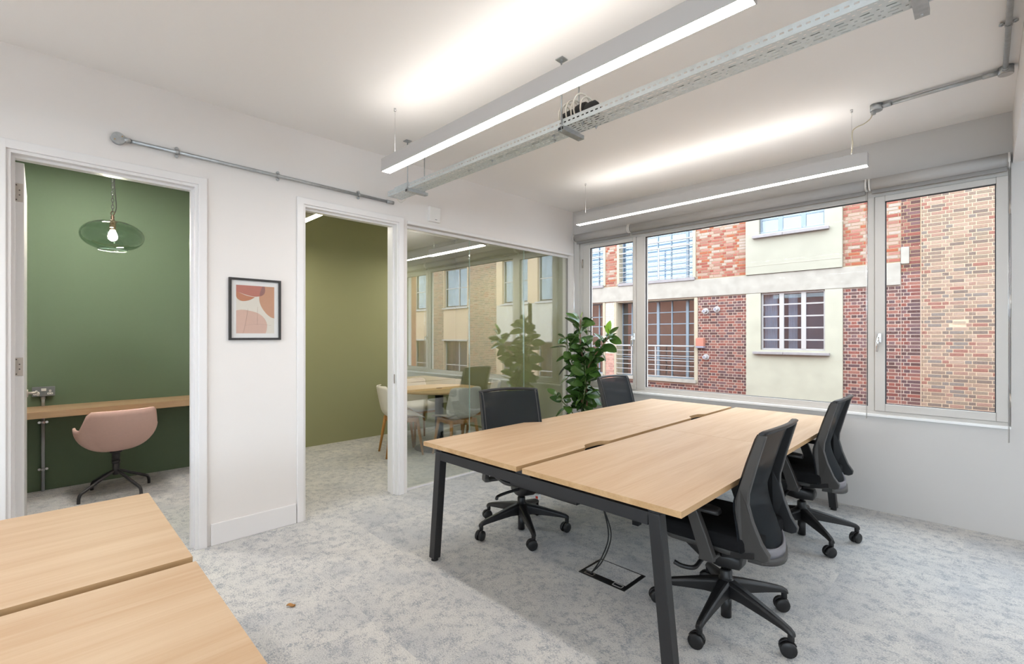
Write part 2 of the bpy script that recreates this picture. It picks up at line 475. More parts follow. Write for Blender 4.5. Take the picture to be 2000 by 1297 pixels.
# left partition: openings for two doors and the glazed screen
TW = AX - 0.14
w = MB()
LZ = 2.585
w.box(TW, AX, YR, -0.105, 0, LZ); w.box(TW, AX, 0.733, 1.395, 0, LZ)
w.box(TW, AX, -0.105, 0.733, 2.368, LZ); w.box(TW, AX, 1.395, 2.20, 2.374, LZ)
w.box(TW, AX, 2.20, BY, 2.374, LZ)
w.box(TW, AX, 2.20, 2.30, 0, 2.374)
w.box(TW, AX, BY-0.045, BY, 0, 2.374)
w.box(TW+0.01, AX-0.012, YR, BY, LZ, CZ)
struct(obj('wall_left', w, 'wall_paint', at=(AX, 1, 0)), 'white partition wall with two doorways and a glazed screen')
# skirting
sk = struct(obj('baseboard_left', MB().bevbox(AX, AX+0.016, 0.80, 1.345, 0, 0.145, 0.004), 'gloss_white', at=(AX,1.07,0)), 'white painted skirting between the two doorways')
struct(obj('baseboard_rear', MB().bevbox(AX, AX+0.016, YR, -0.165, 0, 0.145, 0.004), 'gloss_white', at=(AX,-1.5,0)), 'white painted skirting left of the booth doorway')
# architraves + linings
def doorway(n, y0, y1, ztop, label, archr=True):
    e = bpy.data.objects.new('door_%d' % n, None); COL.objects.link(e)
    e.location = (AX, (y0+y1)/2, 0); struct(e, label)
    aw = 0.045
    a = MB().bevbox(AX, AX+0.018, y0-aw, y0+0.004, 0, ztop+aw, 0.004); obj('architrave', a, 'gloss_white', e)
    a = MB().bevbox(AX, AX+0.018, y1-0.004, y1+aw, 0, ztop+aw, 0.004); obj('architrave', a, 'gloss_white', e)
    a = MB().bevbox(AX, AX+0.0175, y0-aw+0.001, y1+aw-0.001, ztop-0.004, ztop+aw-0.0005, 0.004); obj('architrave', a, 'gloss_white', e)
    # lining with stops
    a = MB(); a.box(TW-0.012, AX+0.002, y0, y0+0.020, 0, ztop); a.box(TW-0.012, AX+0.002, y1-0.020, y1, 0, ztop); a.box(TW-0.012, AX+0.002, y0+0.02, y1-0.02, ztop-0.02, ztop)
    obj('lining', a, 'gloss_white', e)
    a = MB(); a.box(AX-0.085, AX-0.045, y0+0.02, y0+0.034, 0, ztop-0.02); a.box(AX-0.085, AX-0.045, y1-0.034, y1-0.02, 0, ztop-0.02); a.box(AX-0.085, AX-0.045, y0+0.034, y1-0.034, ztop-0.034, ztop-0.02)
    obj('door_stop', a, 'gloss_white', e)
    return e
d1 = doorway(1, -0.125, 0.733, 2.368, 'white framed doorway into the green booth, its door folded inwards')
d2 = doorway(2, 1.395, 2.215, 2.374, 'white framed open doorway into the olive meeting room')
# booth door leaf, opened inwards, edge on to the room
lf = thing('booth_door', 'white door standing open inside the green booth, seen edge on', 'door', (-3.745, -0.08, 0))
obj('leaf', MB().bevbox(-4.60, -3.745, -0.102, -0.058, 0.01, 2.335, 0.002), 'gloss_white', lf)
for z in (2.17, 1.215, 0.22):
    h = obj('hinge', MB().bevbox(-3.746, -3.742, -0.098, -0.062, z-0.05, z+0.05, 0.001), 'steel_satin', lf, at=(-3.744,-0.08,z))
    for dz, dy in ((0.04,-0.008),(0.013,0.004),(-0.013,0.004),(-0.04,-0.008)):
        obj('screw', MB().cyl((-3.743,-0.08+dy,z+dz), (-3.7405,-0.08+dy,z+dz), 0.0035, seg=8), 'dark_screw', h)
hd = MB(); hd.cyl((-4.53,-0.058,1.0), (-4.53,-0.052,1.0), 0.026, seg=20); hd.cyl((-4.53,-0.055,1.0), (-4.53,-0.008,1.0), 0.009)
hd.tube([(-4.53,-0.008,1.0),(-4.50,-0.006,1.0),(-4.41,-0.006,0.998)], 0.009)
obj('lever_handle', hd, 'steel_satin', lf)
# strike plate on doorway 2
obj('strike_plate', MB().bevbox(-3.68, -3.64, 2.1935, 2.1955, 0.97, 1.05, 0.0008), 'steel_satin', d2)

# rear rooms
struct(obj('wall_booth', MB().box(BX-0.15, BX, -0.75, 1.34, -0.3, CZ), 'booth_green', at=(BX,0.3,0)), 'green painted back wall of the booth')
struct(obj('wall_meeting', MB().box(BX-0.15, BX, 1.34, BY+0.1, -0.3, CZ), 'olive_green', at=(BX,3,0)), 'olive painted back wall of the meeting room')
p_ = MB(); p_.cur = 0; p_.box(BX, TW, 1.28, 1.34, 0, CZ)
struct(obj('wall_divider', p_, 'wall_paint', at=(-4.8,1.3,0)), 'wall between booth and meeting room')
struct(obj('wall_booth_side', MB().box(BX, TW, -0.83, -0.75, 0, CZ), 'wall_paint', at=(-4.8,-0.8,0)), 'side wall of the booth')
struct(obj('wall_meeting_side', MB().box(BX, TW-0.001, 1.341, 1.35, 0, CZ), 'olive_green', at=(-4.8,1.345,0)), 'olive side wall of the meeting room')
struct(obj('wall_meeting_end', MB().box(BX, TW, BY, BY+0.1, 0, CZ), 'olive_green', at=(-4.8,BY,0)), 'olive end wall of the meeting room')
struct(obj('wall_right', MB().box(XR, XR+0.15, YR, BY, 0, CZ), 'wall_paint', at=(XR,1,0)), 'white wall on the far right')
w = MB()
w.box(AX-0.15, -3.0, YR-0.15, YR, 0, CZ); w.box(5.9, XR+0.15, YR-0.15, YR, 0, CZ); w.box(-3.0, 5.9, YR-0.15, YR, 0, 0.75); w.box(-3.0, 5.9, YR-0.15, YR, 2.62, CZ)
struct(obj('wall_rear', w, 'wall_paint', at=(0,YR,0)), 'white wall behind with an added, unseen run of windows')
w4 = bpy.data.objects.new('unseen_fill_window', None); COL.objects.link(w4); w4.location = (1.4, YR-0.06, 0.75); struct(w4, 'added run of windows behind the camera, unseen, filling the room with daylight')  # rear glazing added out of view to fill the room with daylight
fr = MB()
for xx in (-3.0, -1.25, 0.5, 2.25, 4.0, 5.82): fr.box(xx, xx+0.08, YR-0.09, YR-0.03, 0.75, 2.62)
fr.box(-3.0, 5.9, YR-0.09, YR-0.03, 0.75, 0.83); fr.box(-3.0, 5.9, YR-0.09, YR-0.03, 2.54, 2.62)
obj('frame', fr, 'frame_grey', w4)
obj('pane', MB().box(-2.95, 5.85, YR-0.065, YR-0.06, 0.80, 2.58), 'window_glass', w4)

# glazed screen: three panes, thin top and floor channels
gs = bpy.data.objects.new('window_2', None); COL.objects.link(gs); gs.location = (GX, 3.4, 0); struct(gs, 'frameless glazed screen of three panes to the meeting room')
ys = [2.30, 3.072, 3.868, BY-0.045]
for k in range(3):
    obj('pane', MB().box(GX-0.005, GX+0.005, ys[k]+0.0015, ys[k+1]-0.0015, 0.012, 2.352), 'partition_glass', gs)
for k in (1, 2):
    obj('seam', MB().box(GX-0.005, GX+0.005, ys[k]-0.0014, ys[k]+0.0014, 0.012, 2.352), 'glass_edge', gs)
obj('head_channel', MB().box(GX-0.015, GX+0.012, 2.30, BY-0.045, 2.35, 2.374), 'gloss_white', gs)
obj('floor_channel', MB().box(GX-0.012, GX+0.012, 2.30, BY-0.045, 0, 0.013), 'gloss_white', gs)
obj('end_channel', MB().box(GX-0.014, GX+0.011, BY-0.054, BY-0.044, 0, 2.35), 'blind_bar', gs)
obj('head_trim', MB().bevbox(AX, AX+0.012, 2.30, BY, 2.374, 2.402, 0.003), 'gloss_white', gs)

# window wall with opening
WX0, WX1, WZ0, WZ1 = -3.53, 0.127, 0.7495, 2.535
w = MB()
Y1 = BY + 0.16
w.box(AX-0.14, WX0, BY, Y1, 0, CZ); w.box(WX0, WX1, BY, Y1, 0, WZ0); w.box(WX0, WX1, BY, Y1, WZ1, CZ)
w.box(WX1, 0.80, BY, Y1, 0, CZ); w.box(0.80, 5.8, BY, Y1, 0, WZ0); w.box(0.80, 5.8, BY, Y1, WZ1, CZ); w.box(5.8, XR+0.15, BY, Y1, 0, CZ)
struct(obj('wall_window', w, 'wall_paint_backlit', at=(-1.5,BY,0)), 'pale wall below and around the wide window')
# brick outer leaf of this building
w = MB(); Y2 = Y1 + 0.13
w.box(-40, WX0-0.015, Y1, Y2, -3.6, 3.6); w.box(WX0-0.015, WX1+0.04, Y1, Y2, -3.6, WZ0-0.02); w.box(WX0-0.015, WX1+0.04, Y1, Y2, WZ1+0.05, 3.6)
w.box(WX1+0.04, 0.80, Y1, Y2, -3.6, 3.6); w.box(0.80, 5.8, Y1, Y2, -3.6, WZ0-0.02); w.box(0.80, 5.8, Y1, Y2, WZ1+0.05, 3.6); w.box(5.8, 30, Y1, Y2, -3.6, 3.6)
struct(obj('wall_outer', w, 'own_brick', at=(0,Y1,0)), 'orange brick outer face of this building')
# downstand beam on the right
struct(obj('trim_1', MB().box(0.134, 0.62, YR, BY, 2.565, CZ), 'wall_paint', at=(0.3,1,CZ)), 'white downstand beam running back along the ceiling at right')

# window unit
win = bpy.data.objects.new('window_1', None); COL.objects.link(win); win.location = (-1.7, 4.74, WZ0); struct(win, 'wide grey framed window with two side casements')
FP = 4.722            # front plane of the frame
FB = FP + 0.065
k_ = FP / BY
def fx(x): return x * k_
def fz(z): return 1.383 + (z - 1.383) * k_
xs = dict(l0=WX0, cl0=fx(-3.459), cg0=fx(-3.361), cg1=fx(-2.778), cl1=fx(-2.739), g0=fx(-2.633), g1=fx(-0.663), cr0=fx(-0.621), rg0=fx(-0.553), rg1=fx(0.055), cr1=fx(0.118), r1=WX1)
zb, zt = fz(0.789), fz(2.487)
fr = MB()
fr.box(xs['l0'], xs['cl0']+0.002, FP, FB, WZ0, WZ1); fr.box(xs['cr1']-0.001, xs['r1'], FP+0.012, FB, WZ0, WZ1)
fr.box(xs['cl0'], xs['cr1'], FP, FB, WZ0, zb+0.001); fr.box(xs['cl0'], xs['cr1'], FP, FB, zt-0.001, WZ1)
fr.box(xs['cl1'], xs['g0'], FP, FB, zb, zt); fr.box(xs['g1'], xs['cr0'], FP, FB, zb, zt)
gz0, gz1 = fz(0.823), fz(2.470)
fr.box(xs['g0'], xs['g1'], FP, FB, zb, gz0); fr.box(xs['g0'], xs['g1'], FP, FB, gz1, zt)
o = obj('frame', fr, 'frame_grey', win); bevel(o, 0.003)
def glazing(x0, x1, z0, z1, yf, par):
    g = MB(); t = 0.006
    g.box(x0, x0+t, yf+0.012, yf+0.03, z0, z1); g.box(x1-t, x1, yf+0.012, yf+0.03, z0, z1)
    g.box(x0, x1, yf+0.012, yf+0.03, z0, z0+t*0.6); g.box(x0, x1, yf+0.012, yf+0.03, z1-t, z1)
    obj('gasket', g, 'gasket', par)
    obj('pane', MB().box(x0+t*0.5, x1-t*0.5, yf+0.020, yf+0.026, z0, z1), 'window_glass', par)
glazing(xs['g0'], xs['g1'], gz0, gz1, FP, win)
def casement(x0, x1, gx0, gx1, hinge_x, handle_x, hz):
    y0 = FP - 0.012; y1 = FP + 0.05
    cz0, cz1 = fz(0.850), fz(2.440)
    m = MB()
    m.box(x0+0.003, gx0, y0, y1, zb+0.003, zt-0.003); m.box(gx1, x1-0.003, y0, y1, zb+0.003, zt-0.003)
    m.box(gx0, gx1, y0, y1, zb+0.003, cz0); m.box(gx0, gx1, y0, y1, cz1, zt-0.003)
    e = obj('sash', m, 'frame_grey', win); bevel(e, 0.004)
    glazing(gx0, gx1, cz0, cz1, y0, e)
    h = MB(); h.bevbox(handle_x-0.012, handle_x+0.012, y0-0.012, y0, hz-0.03, hz+0.045, 0.004)
    h.cyl((handle_x,y0-0.01,hz+0.01), (handle_x,y0-0.045,hz+0.01), 0.009, seg=12)
    h.tube([(handle_x,y0-0.045,hz+0.015),(handle_x-0.006,y0-0.05,hz-0.03),(handle_x-0.012,y0-0.046,hz-0.10)], [0.011,0.010,0.007], seg=10)
    obj('handle', h, 'chrome', e)
    for hz_ in (2.27, 1.62, 0.94):
        obj('hinge', MB().cyl((hinge_x,y0-0.006,hz_-0.05), (hinge_x,y0-0.006,hz_+0.05), 0.008, seg=10), 'steel_satin', e)
casement(xs['cl0'], xs['cl1'], xs['cg0'], xs['cg1'], xs['cl0']-0.006, (xs['cg1']+xs['cl1'])/2, 1.37)
casement(xs['cr0'], xs['cr1'], xs['rg0'], xs['rg1'], xs['cr1']+0.006, (xs['cr0']+xs['rg0'])/2, 1.36)
obj('sill', MB().bevbox(-3.53, WX1, BY-0.018, FP+0.03, WZ0-0.004, WZ0+0.016, 0.003), 'sill_white', win)
# second window further right (out of frame)
w3 = bpy.data.objects.new('window_3', None); COL.objects.link(w3); w3.location = (1.9, 4.74, WZ0); struct(w3, 'further window along the same wall')
fr = MB(); fr.box(0.80,0.88,FP,FB,WZ0,WZ1); fr.box(3.2,3.28,FP,FB,WZ0,WZ1); fr.box(5.72,5.8,FP,FB,WZ0,WZ1); fr.box(0.88,5.72,FP,FB,WZ0,WZ0+0.08); fr.box(0.88,5.72,FP,FB,WZ1-0.08,WZ1)
obj('frame', fr, 'frame_grey', w3)
obj('pane', MB().box(0.88,5.72,FP+0.02,FP+0.026,WZ0+0.08,WZ1-0.08), 'window_glass', w3)

# ------------------------------------------------------------------ roller blinds
def blind(x0, x1, label, chain_x, zlo):
    yc, zc, r = 4.648, 2.580, 0.044
    b = thing('roller_blind', label, 'blind', ((x0+x1)/2, yc, zc), 0, 'roller blinds above the window')
    obj('roll', MB().cyl((x0+0.012,yc,zc), (x1-0.012,yc,zc), r, seg=28), 'blind_fabric', b)
    obj('hem_bar', MB().bevbox(x0+0.014, x1-0.014, yc+0.016, yc+0.032, zc-0.070, zc-0.028, 0.003), 'blind_bar', b)
    for x in (x0, x1-0.012):
        m = MB(); m.cyl((x,yc,zc), (x+0.012,yc,zc), r+0.004, seg=24); m.box(x, x+0.012, yc, BY, zc-0.02, zc+0.044)
        obj('bracket', m, 'white_plastic', b)
    if chain_x is not None:
        for dx in (-0.0, 0.010):
            m = MB(); y = yc - 0.04
            m.cyl((chain_x+dx,y,zc), (chain_x+dx*0.4,y+0.005,zlo), 0.0014, seg=6)
            o = obj('chain', m, 'chrome', b)
        bd = MB()
        z = zlo
        for q in range(12):
            bd.lathe([(0.0005,-0.0028),(0.0026,0),(0.0005,0.0028)], (chain_x, y+0.004, z), seg=6); z += 0.009
        obj('chain_beads', bd, 'steel_satin', b)
    return b
blind(-3.56, -2.80, 'short grey roller blind over the narrow left casement', -3.545, 1.02)
blind(-2.795, -0.660, 'long grey roller blind over the wide fixed pane', -0.662, 0.735)
blind(-0.650, 0.122, 'short grey roller blind over the right casement', 0.112, 0.665)

# ------------------------------------------------------------------ linear pendants
def pendant(name, label, x0, x1, y, wires, group, up=True, z0=2.517, h=0.088, lamp=('strip_light', 'strip_uplight')):
    wd = 0.035
    p = thing(name, label, 'ceiling light', ((x0+x1)/2, y, z0), 0, group)
    m = MB()
    m.box(x0, x1, y-wd, y-wd+0.004, z0, z0+h); m.box(x0, x1, y+wd-0.004, y+wd, z0, z0+h)
    m.box(x0, x0+0.004, y-wd+0.004, y+wd-0.004, z0, z0+h); m.box(x1-0.004, x1, y-wd+0.004, y+wd-0.004, z0, z0+h)
    m.box(x0+0.004, x1-0.004, y-wd+0.004, y+wd-0.004, z0+0.03, z0+0.036)
    obj('housing', m, 'pendant_alu', p)
    obj('diffuser', MB().box(x0+0.004, x1-0.004, y-wd+0.004, y+wd-0.004, z0+0.002, z0+0.006), lamp[0], p)
    if up:
        obj('uplight', MB().box(x0+0.10, x1-0.10, y-wd+0.005, y+wd-0.005, z0+h-0.005, z0+h-0.001), lamp[1], p)
    for x in wires:
        m = MB(); m.cyl((x,y,z0+h+0.02), (x,y,CZ), 0.0012, seg=6); m.cyl((x,y,CZ-0.018), (x,y,CZ), 0.008, seg=12)
        m.cyl((x,y,z0+h-0.002), (x,y,z0+h+0.022), 0.004, seg=8)
        m.box(x-0.05, x+0.012, y-0.004, y+0.004, z0+h-0.004, z0+h+0.002)
        m.cyl((x-0.05,y,z0+h-0.004), (x-0.05,y,z0+h+0.012), 0.005, seg=8)
        obj('suspension', m, 'chrome', p)
    return p
G = 'slim linear pendants of the office'
pendant('linear_pendant', 'slim silver linear pendant above the cable tray, nearest and largest', -2.94, -0.55, 1.70, (-2.818, -0.66), G)
pw = pendant('linear_pendant', 'slim silver linear pendant along the window below the conduit box', -2.95, -0.55, 3.90, (-2.85, -0.64), G)
# feed cord of the window pendant
fc = MB(); pts = [(-0.53,3.93,CZ-0.06),(-0.545,3.925,CZ-0.09),(-0.575,3.91,CZ-0.115),(-0.61,3.905,CZ-0.125),(-0.633,3.90,CZ-0.145),(-0.637,3.90,CZ-0.19),(-0.633,3.90,CZ-0.235),(-0.640,3.90,CZ-0.285),(-0.641,3.90,CZ-0.315)]
def smooth_path(p, n=6):
    P = [Vector(q) for q in p]; P = [P[0]] + P + [P[-1]]; out = []
    for i in range(1, len(P)-2):
        for k in range(n):
            t = k / n
            a, b, c, d = P[i-1], P[i], P[i+1], P[i+2]
            out.append(0.5*((2*b) + (c-a)*t + (2*a-5*b+4*c-d)*t*t + (3*b-a-3*c+d)*t*t*t))
    out.append(P[-2]); return [tuple(q) for q in out]
fc.tube(smooth_path(pts), 0.0035, seg=8)
obj('feed_cord', fc, 'cord_beige', pw)
pendant('linear_pendant', 'slim linear pendant over the foreground desk', -2.9, -0.5, -0.75, (-2.8, -0.6), G)
pendant('linear_pendant', 'added linear pendant behind the foreground desk, unseen, for ambient light', -2.9, -0.5, -2.35, (-2.8, -0.6), G)  # this and the next two are added out of view to lift ambient light
pendant('linear_pendant', 'added linear pendant right of the foreground desk, unseen, for ambient light', 0.9, 3.1, -0.75, (1.0, 3.0), G)
pendant('linear_pendant', 'added linear pendant at the right of the office, unseen, for ambient light', 0.9, 3.1, 1.70, (1.0, 3.0), G)
GM = 'linear pendants of the meeting room'
pendant('linear_pendant', 'linear pendant inside the meeting room seen through its doorway', -5.55, -4.36, 1.85, (-5.45, -4.45), GM, lamp=('strip_warm', 'strip_warm_up'))
pendant('linear_pendant', 'linear pendant inside the meeting room seen through the glass', -5.58, -4.43, 3.94, (-5.50, -4.53), GM, lamp=('strip_warm', 'strip_warm_up'))

# ------------------------------------------------------------------ cable tray
def cable_tray():
    ty0, ty1, tz = 2.055, 2.188, 2.545
    x0, x1 = -3.52, 0.13
    t = thing('cable_tray', 'perforated galvanised cable tray hung below the ceiling', 'cable tray', (-1.7, 2.16, tz))
    # slotted bed: built as strips with rectangular holes
    bed = MB(); zt = tz + 0.002
    rows = 6
    pitch = 0.050
    nx = int((x1 - x0) / pitch)
    ry = [ty0 + (ty1-ty0) * k / rows for k in range(rows+1)]
    sl = 0.0032
    def quad(xa, xb, ya, yb): 
        if xb - xa > 1e-5 and yb - ya > 1e-5: bed.add([(xa,ya,tz),(xb,ya,tz),(xb,yb,tz),(xa,yb,tz)], [(0,1,2,3)])
    for r in range(rows):
        ya, yb = ry[r], ry[r+1]; ym = (ya+yb)/2
        quad(x0, x1, ya, ym-sl); quad(x0, x1, ym+sl, yb)
        x = x0; k = 0
        off = (r % 2) * 0.5 * 0.075
        xa = x0
        # alternate long and short slots
        pos = x0 + 0.012 + off; q = r
        while pos < x1 - 0.05:
            L = 0.030 if (q % 2) else 0.009
            quad(xa, pos, ym-sl, ym+sl); xa = pos + L
            pos = xa + 0.019; q += 1
        quad(xa, x1, ym-sl, ym+sl)
    obj('bed', bed, 'tray_zinc', t)
    # side flanges with slots
    for y in (ty0, ty1):
        m = MB()
        def q2(xa, xb, za, zb): m.add([(xa,y,za),(xb,y,za),(xb,y,zb),(xa,y,zb)], [(0,1,2,3)])
        h = 0.042
        q2(x0, x1, tz, tz+0.019); q2(x0, x1, tz+0.026, tz+h)
        xa = x0; pos = x0 + 0.01
        while pos < x1 - 0.03:
            q2(xa, pos, tz+0.019, tz+0.026); xa = pos + 0.016; pos = xa + 0.014
        q2(xa, x1, tz+0.019, tz+0.026)
        s = 1 if y == ty0 else -1
        m.box(x0, x1, min(y, y+s*0.010), max(y, y+s*0.010), tz+h, tz+h+0.0015)
        obj('side_flange', m, 'tray_zinc', t)
    # trapeze brackets on threaded rods
    for xb in (-3.215, -1.662, -0.158):
        b = MB(); yA, yB = ty0-0.012, ty1+0.044
        b.box(xb-0.0205, xb+0.0205, yA, yB, tz-0.0225, tz-0.020)
        b.box(xb-0.0205, xb-0.018, yA, yB, tz-0.020, tz-0.0005); b.box(xb+0.018, xb+0.0205, yA, yB, tz-0.020, tz-0.0005)
        b.box(xb-0.018, xb-0.010, yA, yB, tz-0.003, tz-0.0005); b.box(xb+0.010, xb+0.018, yA, yB, tz-0.003, tz-0.0005)
        br = obj('bracket', b, 'galvanised', t)
        for yr in (ty0-0.004, ty1+0.022):
            m = MB(); m.cyl((xb,yr,tz-0.028), (xb,yr,CZ-0.001), 0.0042, seg=8); m.cyl((xb,yr,tz-0.0005), (xb,yr,tz+0.010), 0.009, seg=6, smooth=False)
            obj('threaded_rod', m, 'galvanised', br)
            m = MB(); m.box(xb-0.024, xb+0.024, yr-0.024, yr+0.024, CZ-0.006, CZ-0.001); m.cyl((xb,yr,CZ-0.014), (xb,yr,CZ-0.006), 0.009, seg=6, smooth=False)
            obj('fixing_plate', m, 'galvanised', br)
    m = MB(); m.bevbox(-3.41, -3.20, ty0-0.004, ty0-0.001, tz+0.012, tz+0.052, 0.0006)
    obj('splice_plate', m, 'tray_zinc', t)
    for xb, yb in ((-1.80, ty1-0.03), (-1.76, ty0+0.05), (-1.55, ty0+0.04), (-1.52, ty1-0.01), (-2.3, ty0+0.06), (-2.55, ty0+0.07)):
        m = MB(); m.cyl((xb,yb,tz-0.016), (xb,yb,tz+0.004), 0.003, seg=6); m.cyl((xb,yb,tz-0.008), (xb,yb,tz-0.001), 0.007, seg=6, smooth=False)
        obj('bolt', m, 'galvanised', t)
    # little cable loop at the wall end
    m = MB(); m.tube(smooth_path([(-3.49,2.12,tz-0.002),(-3.51,2.16,tz-0.022),(-3.49,2.175,tz-0.026),(-3.45,2.184,tz-0.004)]), 0.0024, seg=6)
    obj('cable_loop', m, 'cable_white', t)
    # coiled flex with black bundle
    c = thing('cable_coil', 'coiled white flex with a black connector bundle lying in the tray', 'cable', (-1.59, 2.16, tz+0.004))
    for k, (xx, rr, yy, tilt) in enumerate([(-1.690,0.070,2.13,0.1),(-1.665,0.073,2.13,0.14),(-1.635,0.076,2.13,0.12),(-1.610,0.072,2.135,0.06),(-1.570,0.084,2.13,0.22),(-1.540,0.070,2.135,0.18)]):
        m = MB(); P = []
        for a in range(28):
            an = 2*math.pi*a/28
            P.append((xx + tilt*rr*math.cos(an)*0.9, yy - 0.008 + rr*0.74*math.cos(an), tz+0.008 + rr + rr*math.sin(an)))
        m.tube(P, 0.0045, seg=8, closed=True); obj('flex_loop', m, 'cable_white', c)
    for a_, b_, r_ in ((-1.700,-1.600,0.050),(-1.605,-1.535,0.056),(-1.548,-1.475,0.050)):
        m = MB(); n_ = 10
        prof = [(0.70,0.0),(0.95,0.12),(1.0,0.5),(0.96,0.88),(0.72,1.0)]
        rings = []
        for s_, t_ in prof:
            rings.append([(a_+(b_-a_)*t_, 2.130+r_*s_*math.cos(2*math.pi*k/n_), tz+0.014+r_+r_*s_*math.sin(2*math.pi*k/n_)) for k in range(n_)])
        m.ring_loft(rings); obj('connector', m, 'rubber', c)
cable_tray()

# ------------------------------------------------------------------ conduits
def clip(par, p, axis, out, mat='galvanised'):
    """saddle clip around a conduit at p; axis = conduit direction, out = away from the surface"""
    p = Vector(p); a = Vector(axis).normalized(); o_ = Vector(out).normalized(); s = a.cross(o_)
    m = MB(); r = 0.0125
    rings = []
    for ang in [math.pi * k / 10 for k in range(11)]:
        c = p + s * math.cos(ang) * (r+0.001) + o_ * math.sin(ang) * (r+0.001)
        n_ = s * math.cos(ang) + o_ * math.sin(ang)
        rings.append([tuple(c - a*0.008), tuple(c + a*0.008), tuple(c + a*0.008 + n_*0.002), tuple(c - a*0.008 + n_*0.002)])
    m.ring_loft(rings, smooth=False)
    for sg in (-1, 1):
        c = p + s*sg*(r+0.011) - o_*0.004
        m.cyl(tuple(c - o_*0.008), tuple(c), 0.011, seg=12)
        m.cyl(tuple(c), tuple(c + o_*0.004), 0.005, seg=6, smooth=False)
    obj('saddle_clip', m, mat, par)
c = thing('wall_conduit', 'galvanised conduit along the wall above the doorways, round box at its left end', 'conduit', (AX+0.02, 1.2, 2.53))
xw = AX + 0.022
za = lambda y: 2.541 - (y - 0.33) * 0.0085
obj('tube', MB().cyl((xw,0.36,za(0.36)), (xw,2.13,za(2.13)), 0.0115, seg=14), 'galvanised', c)
obj('round_box', MB().lathe([(0.031,0),(0.033,0.004),(0.033,0.030),(0.031,0.034)], (0,0,0), seg=28).__class__() if False else
    (lambda m: (m.cyl((AX,0.328,2.5415), (AX+0.034,0.328,2.5415), 0.033, seg=28), m.cyl((xw,0.355,2.541), (xw,0.385,2.541), 0.0145, seg=14), m)[-1])(MB()), 'galvanised', c)
for dy, dz in ((0.017,0.012),(-0.017,-0.012)):
    obj('screw', MB().cyl((AX+0.034,0.328+dy,2.5415+dz), (AX+0.036,0.328+dy,2.5415+dz), 0.0035, seg=8), 'screw', c)
obj('coupler', (lambda m: (m.cyl((xw,2.085,za(2.085)), (xw,2.15,za(2.15)), 0.0155, seg=14), m)[-1])(MB()), 'galvanised', c)
for y in (0.612, 1.214, 1.832): clip(c, (xw, y, za(y)), (0,1,0), (1,0,0))

c = thing('ceiling_conduit', 'galvanised conduit bending across the ceiling to the window pendant', 'conduit', (0.08, 3.9, CZ-0.02))
zc_ = CZ - 0.022
obj('tube', MB().cyl((0.082,YR+0.3,zc_), (0.082,3.88,zc_), 0.0115, seg=14), 'galvanised', c)
obj('tube', MB().cyl((-0.46,3.925,zc_), (0.05,3.90,zc_), 0.0115, seg=14), 'galvanised', c)
m = MB(); m.cyl((0.085,3.90,CZ), (0.085,3.90,CZ-0.042), 0.033, seg=24); m.cyl((0.082,3.84,zc_), (0.082,3.88,zc_), 0.0145, seg=14); m.cyl((-0.01,3.904,zc_), (0.06,3.90,zc_), 0.0145, seg=14)
obj('elbow_box', m, 'galvanised', c)
obj('box_lid', MB().cyl((0.085,3.90,CZ-0.042), (0.085,3.90,CZ-0.0455), 0.031, seg=24), 'pendant_alu', c)
m = MB(); m.cyl((-0.51,3.93,CZ), (-0.51,3.93,CZ-0.042), 0.034, seg=24); m.cyl((-0.49,3.927,zc_), (-0.43,3.924,zc_), 0.0145, seg=14); m.cyl((-0.525,3.93,CZ-0.042), (-0.525,3.93,CZ-0.062), 0.013, seg=8, smooth=False)
obj('end_box', m, 'galvanised', c)
clip(c, (0.082, 3.33, zc_), (0,1,0), (0,0,-1))

# sensor box on the wall above the screen
s = thing('wall_sensor', 'small white box unit fixed above the glazed screen', 'sensor', (AX, 2.58, 2.5))
obj('body', MB().bevbox(AX-0.012, AX+0.035, 2.515, 2.64, 2.435, 2.57, 0.006), 'white_plastic', s)
obj('marking', MB().box(AX+0.035, AX+0.0355, 2.575, 2.598, 2.452, 2.457), 'alarm_grey', s)

# ------------------------------------------------------------------ framed picture
pf = thing('framed_print', 'abstract terracotta print in a thin black frame between the doorways', 'picture', (AX, 1.069, 1.569))
py0, py1, pz0, pz1 = 0.903, 1.235, 1.356, 1.781
m = MB(); t = 0.015; D = 0.020
m.box(AX, AX+D, py0, py0+t, pz0, pz1); m.box(AX, AX+D, py1-t, py1, pz0, pz1); m.box(AX, AX+D, py0+t, py1-t, pz0, pz0+t); m.box(AX, AX+D, py0+t, py1-t, pz1-t, pz1)
obj('frame', m, 'frame_black', pf)
obj('mount', MB().box(AX, AX+0.008, py0+t, py1-t, pz0+t, pz1-t), 'mat_white', pf)
iy0, iy1, iz0, iz1 = py0+0.045, py1-0.043, pz0+0.046, pz1-0.048
IW, IH = iy1-iy0, iz1-iz0
def shape(poly, mat, lay, name='shape'):
    mm = MB(); mm.prism(poly, lambda a, b, tt: (AX + tt, iy0 + min(1, max(0, a))*IW, iz0 + min(1, max(0, b))*IH), 0.0078, 0.0082 + lay*0.00035)
    obj(name, mm, mat, pf)
def arc(pts, n=8):
    q = smooth_path([(a, b, 0) for a, b in pts], n); return [(x, y) for x, y, _ in q]
shape([(0,0),(1,0),(1,1),(0,1)], 'print_cream', 0, 'paper')
shape(arc([(0,0.47),(0.12,0.49),(0.30,0.48),(0.55,0.43),(0.72,0.33),(0.80,0.20),(0.79,0.07),(0.76,0.0)]) + [(0.0,0.0)], 'print_blush', 1)
shape([(1,0.325)] + arc([(0.92,0.34),(0.80,0.41),(0.67,0.54),(0.60,0.68),(0.60,0.82),(0.66,0.93),(0.70,1.0)]) + [(1,1)], 'print_tan', 1)
